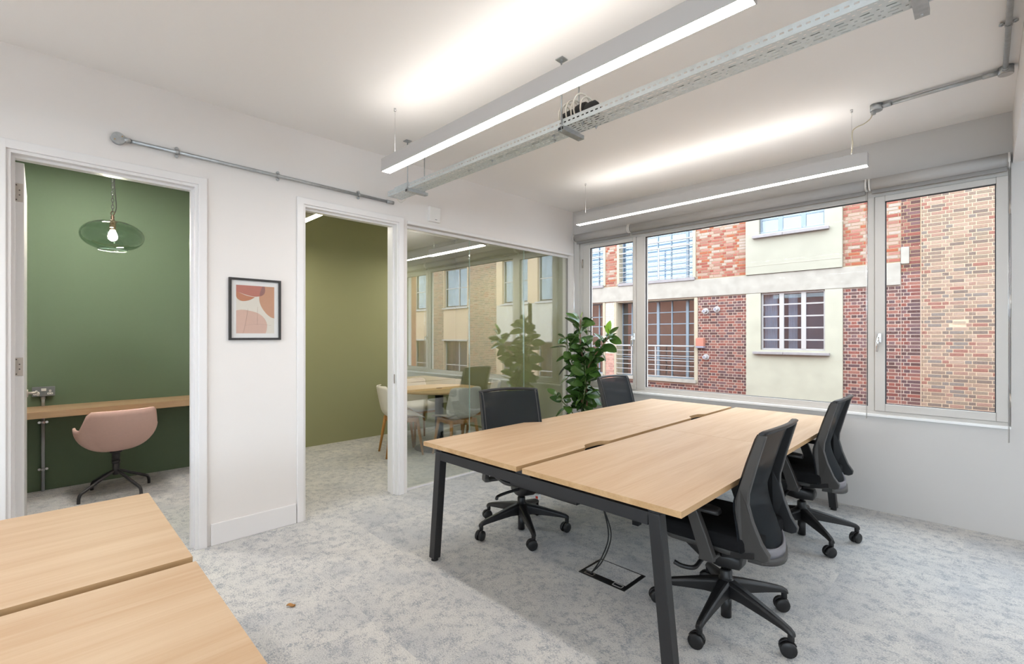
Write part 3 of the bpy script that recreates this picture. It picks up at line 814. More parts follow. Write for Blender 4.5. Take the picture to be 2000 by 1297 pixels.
shape([(0,1)] + arc([(0.0,0.77),(0.03,0.72),(0.10,0.68),(0.20,0.67),(0.35,0.70),(0.48,0.76)]) + arc([(0.45,0.765),(0.25,0.79),(0.0,0.87)]), 'print_rust', 2)
shape([(0,1), (0,0.865)] + arc([(0.0,0.865),(0.25,0.805),(0.45,0.775),(0.60,0.785),(0.70,0.82),(0.745,0.88),(0.75,0.95),(0.735,1.0)]), 'print_red', 3)
shape(arc([(0.615,0.79),(0.66,0.80),(0.72,0.84),(0.745,0.90),(0.745,0.96),(0.735,1.0)]) + [(0.68,1.0)] + arc([(0.66,0.96),(0.62,0.88),(0.605,0.80)]), 'print_mauve', 4)
for pts in ([(0.17,0.0),(0.22,0.15),(0.27,0.38),(0.30,0.52)], [(0.20,0.16),(0.45,0.19),(0.70,0.19),(0.92,0.17)], [(0.55,0.18),(0.545,0.32),(0.55,0.56)], [(0.12,0.99),(0.35,0.93),(0.6,0.905),(0.9,0.91)]):
    c_ = arc(pts, 5); 
    mm = MB(); mm.tube([(AX+0.0096, iy0+a*IW, iz0+b*IH) for a, b in c_], 0.0006, seg=4); obj('ink_line', mm, 'print_line', pf)
obj('glazing', MB().box(AX+0.012, AX+0.0135, py0+t, py1-t, pz0+t, pz1-t), 'picture_glass', pf)

# ------------------------------------------------------------------ bench desks
def board(poly, z, th, par, name='desk_top'):
    """poly in world xy; top material on the faces, edge band darker"""
    k = len(poly)
    vs = [(x, y, z-th) for x, y in poly] + [(x, y, z) for x, y in poly]
    m = MB(); m.cur = 0; m.add(vs, [list(range(k))[::-1], list(range(k, 2*k))])
    o_ = len(m.v) - 2*k
    m.cur = 1
    for j in range(k):
        m.f.append([o_+j, o_+(j+1) % k, o_+k+(j+1) % k, o_+k+j]); m.sm.append(False); m.mi.append(1)
    cx = sum(x for x, y in poly)/k; cy = sum(y for x, y in poly)/k
    o = obj(name, m, ['oak_top', 'oak_edge'], par, at=(cx, cy, z-th), flip_fix=False)
    return o
def notch(x, ya, yb, dep, sign):
    yc = (ya+yb)/2; L = yb-ya
    P = [(x,ya),(x+sign*0.15*dep,ya+0.10*L),(x+sign*0.8*dep,ya+0.22*L),(x+sign*dep,ya+0.36*L),(x+sign*dep,ya+0.64*L),(x+sign*0.8*dep,ya+0.78*L),(x+sign*0.15*dep,ya+0.90*L),(x,yb)]
    return [(p[0], p[1]) for p in smooth_path([(a, b, 0) for a, b in P], 4)]
def bench(label, x0, x1, y0, y1, near_notch=True, mid=True):
    T, TH = 0.73, 0.025
    t = thing('bench_desk', label, 'desk', ((x0+x1)/2, (y0+y1)/2, 0))
    ym = (y0+y1)/2; gx0, gx1 = x0 + 0.806, x0 + 0.847
    for ya, yb in ((y0, ym-0.001), (ym+0.001, y1)):
        c = (ya+yb)/2
        board([(x0,ya),(gx0,ya)] + notch(gx0, c-0.155, c+0.155, 0.048, -1) + [(gx0,yb),(x0,yb)], T, TH, t)
        board([(gx1,ya),(x1,ya),(x1,yb),(gx1,yb)], T, TH, t)
    zb1 = T - TH - 0.018; zb0 = zb1 - 0.052
    for ye in (y0+0.02, y1-0.07):
        # end frame: beam between two splayed legs
        m = MB(); xa, xb = x0+0.098, x1-0.098
        m.box(xa+0.05, xb-0.05, ye, ye+0.05, zb0, zb1); obj('end_beam', m, 'desk_metal', t)
        for sx, xt in ((-1, xa), (1, xb)):
            m = MB(); xf = x0+0.03 if sx < 0 else x1-0.03
            w_ = 0.052
            top0, top1 = (xt, xt+w_) if sx < 0 else (xt-w_, xt)
            bot0, bot1 = (xf, xf+w_) if sx < 0 else (xf-w_, xf)
            m.add([(bot0,ye,0.016),(bot1,ye,0.016),(bot1,ye+0.05,0.016),(bot0,ye+0.05,0.016),(top0,ye,zb1),(top1,ye,zb1),(top1,ye+0.05,zb1),(top0,ye+0.05,zb1)],
                  [(0,3,2,1),(4,5,6,7),(0,1,5,4),(1,2,6,5),(2,3,7,6),(3,0,4,7)])
            lg = obj('leg', m, 'desk_metal', t); bevel(lg, 0.003)
            cx = (bot0+bot1)/2
            obj('foot', MB().cyl((cx,ye+0.025,0.0), (cx,ye+0.025,0.018), 0.022, 0.018, seg=16), 'rubber', lg)
    # long rails
    for xr in (x0+0.16, gx0-0.10, gx1+0.07, x1-0.19):
        obj('rail', MB().box(xr, xr+0.03, y0+0.07, y1-0.07, T-TH-0.040, T-TH-0.001), 'desk_metal', t)
    for ye in (y0+0.02, y1-0.07):
        obj('spacer', MB().box(gx0-0.03, gx1+0.03, ye+0.005, ye+0.045, zb1, T-TH), 'desk_metal', t)
        obj('spacer', MB().box(x0+0.10, x0+0.15, ye+0.005, ye+0.045, zb1, T-TH), 'desk_metal', t)
        obj('spacer', MB().box(x1-0.15, x1-0.10, ye+0.005, ye+0.045, zb1, T-TH), 'desk_metal', t)
    # cable basket under the gap
    m = MB(); a, b, z = gx0-0.295, gx1+0.145, 0.520
    m.box(a, b, y0+0.25, y1-0.25, z, z+0.002); m.box(a, a+0.002, y0+0.25, y1-0.25, z, T-TH-0.03); m.box(b-0.002, b, y0+0.25, y1-0.25, z, T-TH-0.03)
    m.box(a, b, y0+0.25, y0+0.252, z, T-TH-0.03)
    obj('cable_basket', m, 'desk_metal', t)
    if mid:
        xm = (gx0+gx1)/2 - 0.17
        obj('centre_leg', MB().bevbox(xm-0.025, xm+0.025, ym-0.03, ym+0.02, 0, T-TH-0.04, 0.003), 'desk_metal', t)
        xm = (gx0+gx1)/2 + 0.17
        obj('centre_leg', MB().bevbox(xm-0.025, xm+0.025, ym-0.03, ym+0.02, 0, T-TH-0.04, 0.003), 'desk_metal', t)
    return t
bench('large four-board oak bench desk on black splayed legs by the window', -2.462, -0.7966, 1.6853, 4.5235)
bench('oak bench desk in the lower left foreground, nearest the camera', -2.467, -0.80, -2.50, 0.322)

# ------------------------------------------------------------------ task chairs (local: front = +x, floor z = 0)
def make_chair():
    t = thing('task_chair', 'chair', 'chair', (0,0,0))
    # five star base
    for k in range(5):
        a = R(72*k); ca, sa = math.cos(a), math.sin(a)
        def P(r, y, z): return (r*ca - y*sa, r*sa + y*ca, z)
        m = MB()
        secs = [(0.025,0.032,0.120,0.197),(0.10,0.027,0.122,0.182),(0.20,0.021,0.112,0.156),(0.285,0.017,0.102,0.133),(0.318,0.016,0.095,0.121),(0.337,0.013,0.086,0.108)]
        rings = []
        for r, hw, z0, z1 in secs:
            b = 0.3*hw
            rings.append([P(r,-hw,z0),P(r,hw,z0),P(r,hw,z1-0.012),P(r,hw-b,z1-0.003),P(r,hw-2*b,z1),P(r,-hw+2*b,z1),P(r,-hw+b,z1-0.003),P(r,-hw,z1-0.012)])
        m.ring_loft(rings, smooth=False)
        m.cyl(P(0.322,0,0.064), P(0.322,0,0.104), 0.014, seg=12)
        lg = loc_obj('base_leg', m, 'black_plastic', t); bevel(lg, 0.004, 2)
        # caster: twin wheels with a hood
        w = MB(); cr = 0.034; hd_ = R(42 + (0, 14, -12, 22, -18)[k])
        ch, sh = math.cos(hd_), math.sin(hd_)
        c0 = P(0.322, 0, 0); cx, cy = c0[0] - 0.012*ch, c0[1] - 0.012*sh
        def Q(u_, v_, z): return (cx + u_*ch - v_*sh, cy + u_*sh + v_*ch, z)
        for s_ in (-1, 1):
            prof = [(0.010,0.0235),(0.027,0.0245),(0.0285,0.0232),(0.0315,0.0236),(0.0335,0.021),(cr,0.018),(cr,0.007),(0.031,0.0055)]
            rings = []
            for r_, v_ in prof:
                rings.append([Q(r_*math.cos(2*math.pi*j/20), s_*v_, cr + r_*math.sin(2*math.pi*j/20)) for j in range(20)])
            w.ring_loft(rings)
        w.bevbox(cx-0.006, cx+0.006, cy-0.006, cy+0.006, 0.032, 0.066, 0.001)
        rings = []
        for j in range(9):
            an = R(20 + 140*j/8)
            rr = cr + 0.003
            rings.append([Q(rr*math.cos(an),-0.004,cr+rr*math.sin(an)),Q(rr*math.cos(an),0.004,cr+rr*math.sin(an)),Q((rr-0.004)*math.cos(an),0.004,cr+(rr-0.004)*math.sin(an)),Q((rr-0.004)*math.cos(an),-0.004,cr+(rr-0.004)*math.sin(an))])
        w.ring_loft(rings)
        loc_obj('caster', w, 'black_plastic', lg)
    m = MB(); m.lathe([(0.030,0.105),(0.040,0.125),(0.040,0.188),(0.033,0.200),(0.028,0.203),(0.028,0.232),(0.024,0.240)], seg=24)
    m.cyl((0,0,0.008), (0,0,0.12), 0.0245, seg=20); m.cyl((0,0,0.238), (0,0,0.275), 0.014, seg=16)
    loc_obj('gas_column', m, 'black_plastic', t)
    # mechanism
    m = MB()
    rings = []
    for x, hw, z0, z1 in [(-0.085,0.030,0.285,0.318),(-0.075,0.050,0.268,0.330),(0.02,0.058,0.260,0.345),(0.10,0.060,0.275,0.385),(0.19,0.055,0.33,0.405),(0.21,0.045,0.37,0.40)]:
        rings.append([(x,-hw,z0+0.01),(x,-hw+0.012,z0),(x,hw-0.012,z0),(x,hw,z0+0.01),(x,hw,z1-0.012),(x,hw-0.014,z1),(x,-hw+0.014,z1),(x,-hw,z1-0.012)])
    m.ring_loft(rings); loc_obj('tilt_mechanism', m, 'black_plastic', t)
    for s_, xx in ((1, 0.06), (-1, 0.09)):
        m = MB(); m.tube(smooth_path([(xx,s_*0.05,0.325),(xx,s_*0.15,0.312),(xx+0.005,s_*0.215,0.298),(xx+0.05,s_*0.245,0.300),(xx+0.085,s_*0.255,0.312)]), [0.011]*7*3 + [0.010]*4, seg=8) if False else m.tube(smooth_path([(xx,s_*0.05,0.325),(xx,s_*0.15,0.312),(xx+0.005,s_*0.215,0.298),(xx+0.05,s_*0.245,0.300),(xx+0.085,s_*0.255,0.312)]), 0.0105, seg=8)
        loc_obj('lever', m, 'black_plastic', t)
    # seat
    def slab(x0, x1, hw, z0, z1, rc, nose, name, mat, sub=2, dz=0.0):
        m = MB()
        outl = []
        n = 6
        for (cx, cy, a0) in ((x1-rc, hw-rc, 0), (x0+rc, hw-rc, 90), (x0+rc, -hw+rc, 180), (x1-rc, -hw+rc, 270)):
            for j in range(n):
                an = R(a0 + 90*j/(n-1)); outl.append((cx + rc*math.cos(an), cy + rc*math.sin(an)))
        cx0 = (x0+x1)/2
        def ring(s_, z):
            return [(cx0 + (x-cx0)*s_, y*s_, z - (nose*max(0, (x-(x1-0.14))/0.14)**2) + dz*abs(y/hw)**2) for x, y in outl]
        e = 0.28*(z1-z0)
        m.ring_loft([ring(0.92, z0), ring(0.99, z0+e*0.5), ring(1.0, z0+e), ring(1.0, z1-e), ring(0.985, z1-e*0.35), ring(0.94, z1), ring(0.5, z1-0.004), ring(0.02, z1-0.006)])
        return loc_obj(name, m, mat, t)
    slab(-0.21, 0.255, 0.235, 0.428, 0.500, 0.09, 0.018, 'seat_cushion', 'black_fabric')
    slab(-0.20, 0.235, 0.215, 0.400, 0.432, 0.08, 0.010, 'seat_pan', 'grey_plastic')
    # back: side frames (boomerang profile), xr measured backwards
    rear = [(0.252,0.962),(0.215,0.83),(0.182,0.70),(0.180,0.655),(0.200,0.58),(0.232,0.50),(0.262,0.455),(0.258,0.432),(0.235,0.420)]
    front = [(0.150,0.428),(0.142,0.47),(0.132,0.55),(0.122,0.62),(0.122,0.66),(0.140,0.72),(0.175,0.84),(0.214,0.955),(0.226,0.972)]
    poly = rear + front
    for s_ in (-1, 1):
        m = MB()
        def hw_at(z): return 0.232 - 0.012*max(0, (0.60-z)/0.18)
        vs0 = [(-a, s_*(hw_at(b) - 0.022), b) for a, b in poly]; vs1 = [(-a, s_*(hw_at(b) + (0.0 if i >= len(rear) else 0.004)), b) for i, (a, b) in enumerate(poly)]
        k = len(poly)
        # taper: rear edge thinner
        m.add(vs0 + vs1, [list(range(k))[::-1], list(range(k, 2*k))] + [(j, (j+1) % k, k+(j+1) % k, k+j) for j in range(k)])
        m.mi[0] = 1
        o_ = loc_obj('back_side_frame', m, ['grey_plastic', 'black_plastic'], t); bevel(o_, 0.005, 2)
        # bracket from back frame to under the seat
        m = MB(); m.ring_loft([[(-0.20,s_*0.205,0.425),(-0.20,s_*0.228,0.425),(-0.20,s_*0.228,0.452),(-0.20,s_*0.205,0.452)],
                               [(-0.06,s_*0.17,0.385),(-0.06,s_*0.21,0.385),(-0.06,s_*0.21,0.412),(-0.06,s_*0.17,0.412)],
                               [(0.03,s_*0.05,0.375),(0.03,s_*0.10,0.370),(0.03,s_*0.10,0.405),(0.03,s_*0.05,0.405)]], smooth=False)
        loc_obj('seat_bracket', m, 'black_plastic', t)
    # mesh sheet spanning the front edges of the frames
    def front_x(z):
        pts = sorted([(b, a) for a, b in front])
        for (z0, a0), (z1, a1) in zip(pts, pts[1:]):
            if z0 <= z <= z1: return a0 + (a1-a0)*(z-z0)/(z1-z0)
        return pts[0][1] if z < pts[0][0] else pts[-1][1]
    m = MB(); G_ = []
    for i in range(25):
        z = 0.435 + (0.965-0.435)*i/24
        row = []
        for j in range(17):
            v = -1 + 2*j/16
            hw = 0.233
            # sheet bows back towards its middle, more so at the lumbar
            bow = (1 - v*v) * (0.040 + 0.058*math.exp(-((z-0.46)/0.10)**2))
            zz = z - (0.0 if z > 0.6 else 0.025*(1-v*v)*(0.6-z)/0.165)
            row.append((-(front_x(z) - 0.005 + bow), v*hw, zz))
        G_.append(row)
    m.grid(G_); o_ = loc_obj('mesh_back', m, 'mesh_fabric', t, flip_fix=False)
    # top rail
    m = MB(); rings = []
    for j in range(21):
        v = -1 + 2*j/20
        x = -(0.232 + 0.036*(1-v*v)); y = v*0.238; z = 0.968 + 0.010*(1-v*v)
        e = 0.72 if abs(v) < 0.93 else 0.5
        rings.append([(x+0.016*e,y,z-0.010*e),(x+0.019*e,y,z+0.004*e),(x+0.008*e,y,z+0.014*e),(x-0.016*e,y,z+0.016*e),(x-0.030*e,y,z+0.010*e),(x-0.020*e,y,z-0.004*e),(x-0.004*e,y,z-0.014*e)])
    m.ring_loft(rings); loc_obj('top_rail', m, 'black_plastic', t)
    # lower grey rail bowing backwards
    m = MB(); rings = []
    for j in range(25):
        v = -1 + 2*j/24
        x = -(0.158 + 0.090*(1-v*v)); y = v*0.216; z = 0.470 - 0.062*(1-abs(v)**2.6)
        rings.append([(x+0.006,y,z-0.022),(x+0.010,y,z+0.020),(x-0.002,y,z+0.024),(x-0.007,y,z),(x-0.006,y,z-0.022)])
    m.ring_loft(rings); loc_obj('lumbar_rail', m, 'grey_rail', t)
    m = MB(); rings = []
    for j in range(15):
        v = -0.8 + 1.6*j/14
        x = -(0.175 + 0.082*(1-v*v)); y = v*0.205; z = 0.408 - 0.035*(1-abs(v)**2)
        rings.append([(x+0.05,y,z-0.016),(x+0.05,y,z+0.014),(x-0.004,y,z+0.016),(x-0.006,y,z-0.014)])
    m.ring_loft(rings); loc_obj('back_link', m, 'grey_plastic', t)
    # arms
    for s_ in (-1, 1):
        y0, y1 = s_*0.252, s_*0.282
        m = MB(); rings = []
        for xc, zc, hw in [(-0.015,0.375,0.036),(-0.018,0.40,0.036),(0.010,0.48,0.034),(0.038,0.555,0.032),(0.055,0.595,0.032)]:
            rings.append([(xc-hw,y0,zc),(xc+hw,y0,zc),(xc+hw*0.9,y1,zc),(xc-hw*0.9,y1,zc)])
        m.ring_loft(rings, smooth=False)
        m.box(-0.045, 0.020, min(s_*0.11, s_*0.258), max(s_*0.11, s_*0.258), 0.376, 0.396)
        ar = loc_obj('arm', m, 'grey_plastic', t); bevel(ar, 0.005, 2)
        m = MB(); rings = []
        for x, hw, zt in [(-0.072,0.020,0.612),(-0.062,0.034,0.616),(-0.02,0.041,0.619),(0.06,0.042,0.620),(0.14,0.040,0.618),(0.175,0.032,0.614),(0.185,0.018,0.608)]:
            yc = s_*0.262
            rings.append([(x,yc-hw,zt-0.018),(x,yc+hw,zt-0.018),(x,yc+hw,zt-0.007),(x,yc+hw-0.008,zt),(x,yc-hw+0.008,zt),(x,yc-hw,zt-0.007)])
        m.ring_loft(rings); loc_obj('arm_pad', m, 'black_plastic', ar)
    return t
ch = make_chair()
GC = 'black mesh-back task chairs around the bench desk'
def place(o, x, y, face, base, label):
    o.location = (x, y, 0); o.rotation_euler = (0, 0, R(face)); o['label'] = label; o['group'] = GC
    k = 0
    for c_ in o.children:
        if c_.name.split('.')[0] in ('base_leg',): c_.rotation_euler = (0, 0, R(base - face))
    return o
spots = [(-0.90, 2.39, 180, -17, 'black task chair nearest the camera, right of the near desk leg'),
         (-0.90, 3.745, 180, 25, 'black task chair at the far right corner of the desk below the window'),
         (-2.34, 2.435, -22, 40, 'black task chair half under the desk in front of the glazed screen'),
         (-2.41, 4.06, -4, 10, 'black task chair beside the rubber plant, only its mesh back showing')]
for i, (x, y, f, b, lb) in enumerate(spots):
    place(ch if i == 0 else copy_tree(ch), x, y, f, b, lb)
# maker's tag hanging at the base of the half-hidden chair
tg = thing('paper_tag', 'white and red folded tag under the chair by the screen', 'tag', (-2.30, 2.52, 0.25))
obj('card', MB().bevbox(-2.335,-2.235,2.50,2.525,0.225,0.262,0.002), 'white_plastic', tg)
obj('red_print', MB().box(-2.328,-2.312,2.4992,2.50,0.240,0.256), 'tag_red', tg)
obj('red_print', MB().box(-2.262,-2.240,2.4992,2.50,0.228,0.246), 'tag_red', tg)

# ------------------------------------------------------------------ floor box and cables
fb = thing('floor_box', 'black framed floor power box set into the carpet under the desk', 'floor box', (-1.53, 2.35, 0))
x0, x1, y0, y1 = -1.685, -1.379, 2.238, 2.465
m = MB(); m.box(x0,x1,y0,y0+0.048,-0.004,0.004); m.box(x0,x0+0.012,y0+0.048,y1,-0.004,0.004); m.box(x1-0.022,x1,y0+0.048,y1,-0.004,0.004); m.box(x0,x1,y1-0.006,y1,-0.004,0.003)
obj('frame', m, 'black_plastic', fb)
obj('lid', MB().box(x0+0.014,x1-0.024,y0+0.05,y1-0.008,-0.003,0.003), 'carpet', fb)
for xa in (-1.655, -1.465):
    m = MB(); m.box(xa,xa+0.06,y0+0.010,y0+0.013,0.004,0.0065); m.box(xa,xa+0.06,y0+0.037,y0+0.040,0.004,0.0065); m.box(xa,xa+0.003,y0+0.010,y0+0.040,0.004,0.0065); m.box(xa+0.057,xa+0.06,y0+0.010,y0+0.040,0.004,0.0065)
    obj('slot_rim', m, 'pendant_alu' if xa > -1.5 else 'steel_satin', fb)
    obj('slot', MB().box(xa+0.003,xa+0.057,y0+0.013,y0+0.037,0.004,0.0044), 'gasket', fb)
cb = thing('power_cable', 'two black power leads dropping from the desk into the floor box', 'cable', (-1.62, 2.26, 0))
for pts in ([(-1.60,2.25,0.518),(-1.60,2.29,0.47),(-1.60,2.375,0.34),(-1.60,2.42,0.18),(-1.605,2.36,0.075),(-1.615,2.265,0.006)],
            [(-1.61,2.25,0.518),(-1.61,2.29,0.47),(-1.60,2.385,0.33),(-1.585,2.425,0.18),(-1.59,2.34,0.06),(-1.62,2.262,0.006)]):
    m = MB(); m.tube(smooth_path(pts, 8), 0.0042, seg=8); obj('lead', m, 'rubber', cb)

# dry leaf on the carpet
m = MB(); G_ = []
for i in range(9):
    u = i/8; row = []
    for j in range(5):
        v = -1 + j/2
        wd = 0.009*math.sin(math.pi*min(1, u*0.9+0.08))**0.6
        row.append((-2.522+0.045*u*0.74+v*wd*0.6, 0.895+0.045*u*0.66-v*wd, 0.003+0.009*v*v+0.003*math.sin(u*7)))
    G_.append(row)
m.grid(G_)
o = obj('dry_leaf', m, 'leaf_litter', at=(-2.50,0.915,0)); tag(o, 'curled brown dry leaf lying on the carpet', 'leaf')
o.modifiers.new('thick', 'SOLIDIFY').thickness = 0.001

# ------------------------------------------------------------------ booth: shelf desk, socket, chair, lamp
sd = thing('wall_desk', 'oak shelf desk across the green wall of the booth', 'desk', (-5.75, 0.3, 0.70))
o = obj('top', MB().box(BX+0.001, -5.515, -0.745, 1.275, 0.700, 0.757), 'oak_shelf', sd); bevel(o, 0.002)
so = thing('wall_socket', 'grey metal double socket on the conduit above the shelf desk', 'socket', (BX, 0.028, 0.89))
obj('back_box', MB().bevbox(BX, BX+0.040, -0.043, 0.100, 0.850, 0.930, 0.003), 'socket_grey', so)
obj('face_plate', MB().bevbox(BX+0.040, BX+0.045, -0.045, 0.102, 0.848, 0.932, 0.002), 'socket_grey', so)
obj('switch', MB().bevbox(BX+0.045, BX+0.050, 0.012, 0.045, 0.893, 0.917, 0.002), 'white_plastic', so)
for yc in (-0.018, 0.070):
    m = MB(); m.bevbox(BX+0.045, BX+0.0475, yc-0.018, yc+0.018, 0.862, 0.878, 0.001); m.bevbox(BX+0.045, BX+0.0475, yc-0.007, yc+0.007, 0.884, 0.902, 0.001)
    q = obj('outlet', m, 'white_plastic', so)
    m = MB(); m.box(BX+0.0475, BX+0.048, yc-0.012, yc-0.006, 0.868, 0.872); m.box(BX+0.0475, BX+0.048, yc+0.006, yc+0.012, 0.868, 0.872); m.box(BX+0.0475, BX+0.048, yc-0.002, yc+0.002, 0.889, 0.897)
    obj('pin_hole', m, 'gasket', q)
vc = thing('wall_conduit', 'vertical galvanised conduit under the socket in the booth', 'conduit', (BX+0.018, 0.025, 0))
obj('tube', MB().cyl((BX+0.018,0.025,0.0), (BX+0.018,0.025,0.699), 0.0125, seg=14), 'galvanised_lit', vc)
m = MB(); m.cyl((BX+0.018,0.025,0.758), (BX+0.018,0.025,0.849), 0.0125, seg=14); m.cyl((BX+0.018,0.025,0.82), (BX+0.018,0.025,0.849), 0.0155, seg=14)
obj('tube', m, 'galvanised_lit', vc)
for z in (0.612, 0.193): clip(vc, (BX+0.018, 0.025, z), (0,0,1), (1,0,0), 'chrome')

def pink_chair():
    t = thing('shell_chair', 'pink shell armchair on a black swivel base facing the shelf desk', 'chair', (-5.42, 0.48, 0), R(186))
    # shell: polar surface. local front = +x
    m = MB(); n = 48; rows = 14; G_ = []
    def rim(th):   # th 0 = front, pi = back; height of the rim above the floor
        b = (1 - math.cos(th))/2      # 0 front .. 1 back
        z = 0.450 + 0.150*min(1, max(0, (b-0.06)/0.22))**1.2
        back = max(0, (b-0.72)/0.28)
        z += 0.160 * (1 - (1-min(1, back*1.9))**2) if back > 0 else 0
        return z
    for i in range(rows+1):
        s = i/rows; row = []
        for k in range(n+1):
            th = 2*math.pi*k/n
            b = (1 - math.cos(th))/2
            zr = rim(th)
            z = 0.372 + (zr-0.372)*(1 - math.cos(s*math.pi/2))**1.05
            rad = math.sin(s*math.pi/2)**0.88
            # outline: a rounded square, leaning back
            ax = 0.235 if math.cos(th) > 0 else 0.225
            ay = 0.285
            ex = 0.82
            x = ax*abs(math.cos(th))**ex*(1 if math.cos(th) >= 0 else -1)*rad
            y = ay*abs(math.sin(th))**ex*(1 if math.sin(th) >= 0 else -1)*rad
            lean = 0.11*max(0, (z-0.47)/0.29)*b
            row.append((x - lean, y, z))
        G_.append(row)
    m.grid(G_)
    sh = loc_obj('shell', m, 'pink_shell', t, flip_fix=False)
    md = sh.modifiers.new('thick', 'SOLIDIFY'); md.thickness = 0.012
    m = MB(); m.lathe([(0.045,0.362),(0.045,0.372),(0.03,0.375)], seg=20); m.lathe([(0.028,0.29),(0.028,0.366)], seg=18); m.lathe([(0.030,0.265),(0.030,0.292)], seg=18)
    loc_obj('column', m, 'black_metal', t)
    m = MB(); m.lathe([(0.024,0.165),(0.024,0.275)], seg=18); loc_obj('column_sleeve', m, 'black_metal', t)
    for k, a in enumerate((24, 114, 204, 294)):
        c_, s_ = math.cos(R(a)), math.sin(R(a))
        pts = [(0,0,0.20),(0.05,0,0.185),(0.245,0,0.090),(0.275,0,0.072),(0.288,0,0.045),(0.290,0,0.0)]
        m = MB(); m.tube([(x*c_ - 0*s_, x*s_, z) for x, _, z in smooth_path(pts, 5)], 0.0125, seg=10)
        loc_obj('leg', m, 'black_metal', t)
pink_chair()

def booth_lamp():
    X, Y, Z = -4.80, 0.405, 2.163
    t = thing('pendant_lamp', 'smoked green glass globe lamp on a black chain in the booth', 'lamp', (X, Y, CZ))
    m = MB()
    prof = []
    for k in range(25):
        a = R(28 + (180-28-24)*k/24)
        prof.append((0.197*math.sin(a)**0.85, 0.113*math.cos(a)))
    prof = [(0.030, 0.116), (0.045, 0.110)] + [p for p in prof if p[0] > 0.05] + [(0.088, -0.112)]
    m.lathe(prof, (X, Y, Z), seg=48, cap=False)
    sh = obj('glass_shade', m, 'lamp_glass', t, flip_fix=False)
    m = MB(); m.tube([(X+0.088*math.cos(2*math.pi*k/40), Y+0.088*math.sin(2*math.pi*k/40), Z-0.113) for k in range(40)], 0.0028, seg=6, closed=True)
    obj('shade_rim', m, 'glass_edge', t)
    m = MB(); m.lathe([(0.004,0.16),(0.012,0.150),(0.010,0.130),(0.018,0.118),(0.031,0.116),(0.031,0.108),(0.020,0.100),(0.020,0.050),(0.015,0.045)], (X,Y,Z), seg=20)
    obj('lamp_holder', m, 'bronze', t)
    m = MB(); m.tube([(X+0.016*math.cos(2*math.pi*k/20)*0.8, Y+0.016*math.cos(2*math.pi*k/20)*0.6, Z+0.176+0.016*math.sin(2*math.pi*k/20)) for k in range(20)], 0.003, seg=6, closed=True)
    obj('ring', m, 'bronze', t)
    m = MB(); m.lathe([(0.013,0.048),(0.016,0.040),(0.026,0.015),(0.030,-0.005),(0.026,-0.024),(0.014,-0.036),(0.002,-0.040)], (X,Y,Z), seg=20)
    obj('bulb', m, 'bulb_light', t)
    z = Z + 0.20; k = 0
    link_me = None
    while z < CZ - 0.03:
        m = MB(); P = []
        for a in range(14):
            an = 2*math.pi*a/14
            r = 0.0075*math.cos(an); h = 0.017*math.sin(an)
            P.append((X + (r if k % 2 == 0 else 0), Y + (r if k % 2 else 0), z + h))
        m.tube(P, 0.0020, seg=6, closed=True)
        obj('chain_link', m, 'black_metal', t); z += 0.026; k += 1
    m = MB(); m.tube(smooth_path([(X,Y,Z+0.15),(X+0.004,Y+0.018,Z+0.20),(X+0.004,Y+0.020,Z+0.26),(X,Y+0.010,Z+0.40),(X,Y+0.012,Z+0.55),(X,Y+0.004,CZ)]), 0.0032, seg=6)
    obj('flex', m, 'rubber', t)
    m = MB(); m.lathe([(0.05,-0.022),(0.05,0)], (X,Y,CZ), seg=24); obj('ceiling_rose', m, 'black_metal', t)
booth_lamp()
# unseen ceiling fill lights added to brighten the booth
for sx, lb in ((-4.15, 'added round fill light just inside the booth doorway, unseen'), (-5.15, 'added round fill light over the booth shelf desk, unseen')):
    sp = thing('booth_fill_light', lb, 'ceiling light', (sx, 0.30, CZ))
    m = MB(); m.lathe([(0.095,-0.012),(0.095,0)], (sx,0.30,CZ), seg=28); obj('trim', m, 'white_plastic', sp)
    m = MB(); m.lathe([(0.080,-0.0135),(0.080,-0.012)], (sx,0.30,CZ), seg=28); obj('lens', m, 'booth_fill_glow', sp)

# ------------------------------------------------------------------ meeting room furniture
def round_table():
    t = thing('round_table', 'round oak meeting table on a black pedestal behind the glass', 'table', (-4.80, 3.52, 0))
    m = MB(); m.lathe([(0.49,0.710),(0.505,0.714),(0.510,0.722),(0.508,0.733),(0.504,0.735)], (-4.80,3.52,0), seg=64)
    obj('top', m, 'oak_table', t, at=(-4.80,3.52,0.71))
    m = MB(); m.lathe([(0.038,0.735),(0.038,0.738),(0.030,0.739)], (-4.80,3.52,0), seg=24); obj('cable_port', m, 'black_plastic', t)
    m = MB(); m.lathe([(0.052,0.012),(0.052,0.69)], (-4.80,3.52,0), seg=28); m.lathe([(0.16,0.69),(0.16,0.709)], (-4.80,3.52,0), seg=28)
    obj('column', m, 'black_metal', t)
    m = MB(); m.lathe([(0.302,0.0),(0.305,0.006),(0.295,0.012),(0.06,0.016)], (-4.80,3.52,0), seg=56); obj('base', m, 'black_metal', t)
round_table()
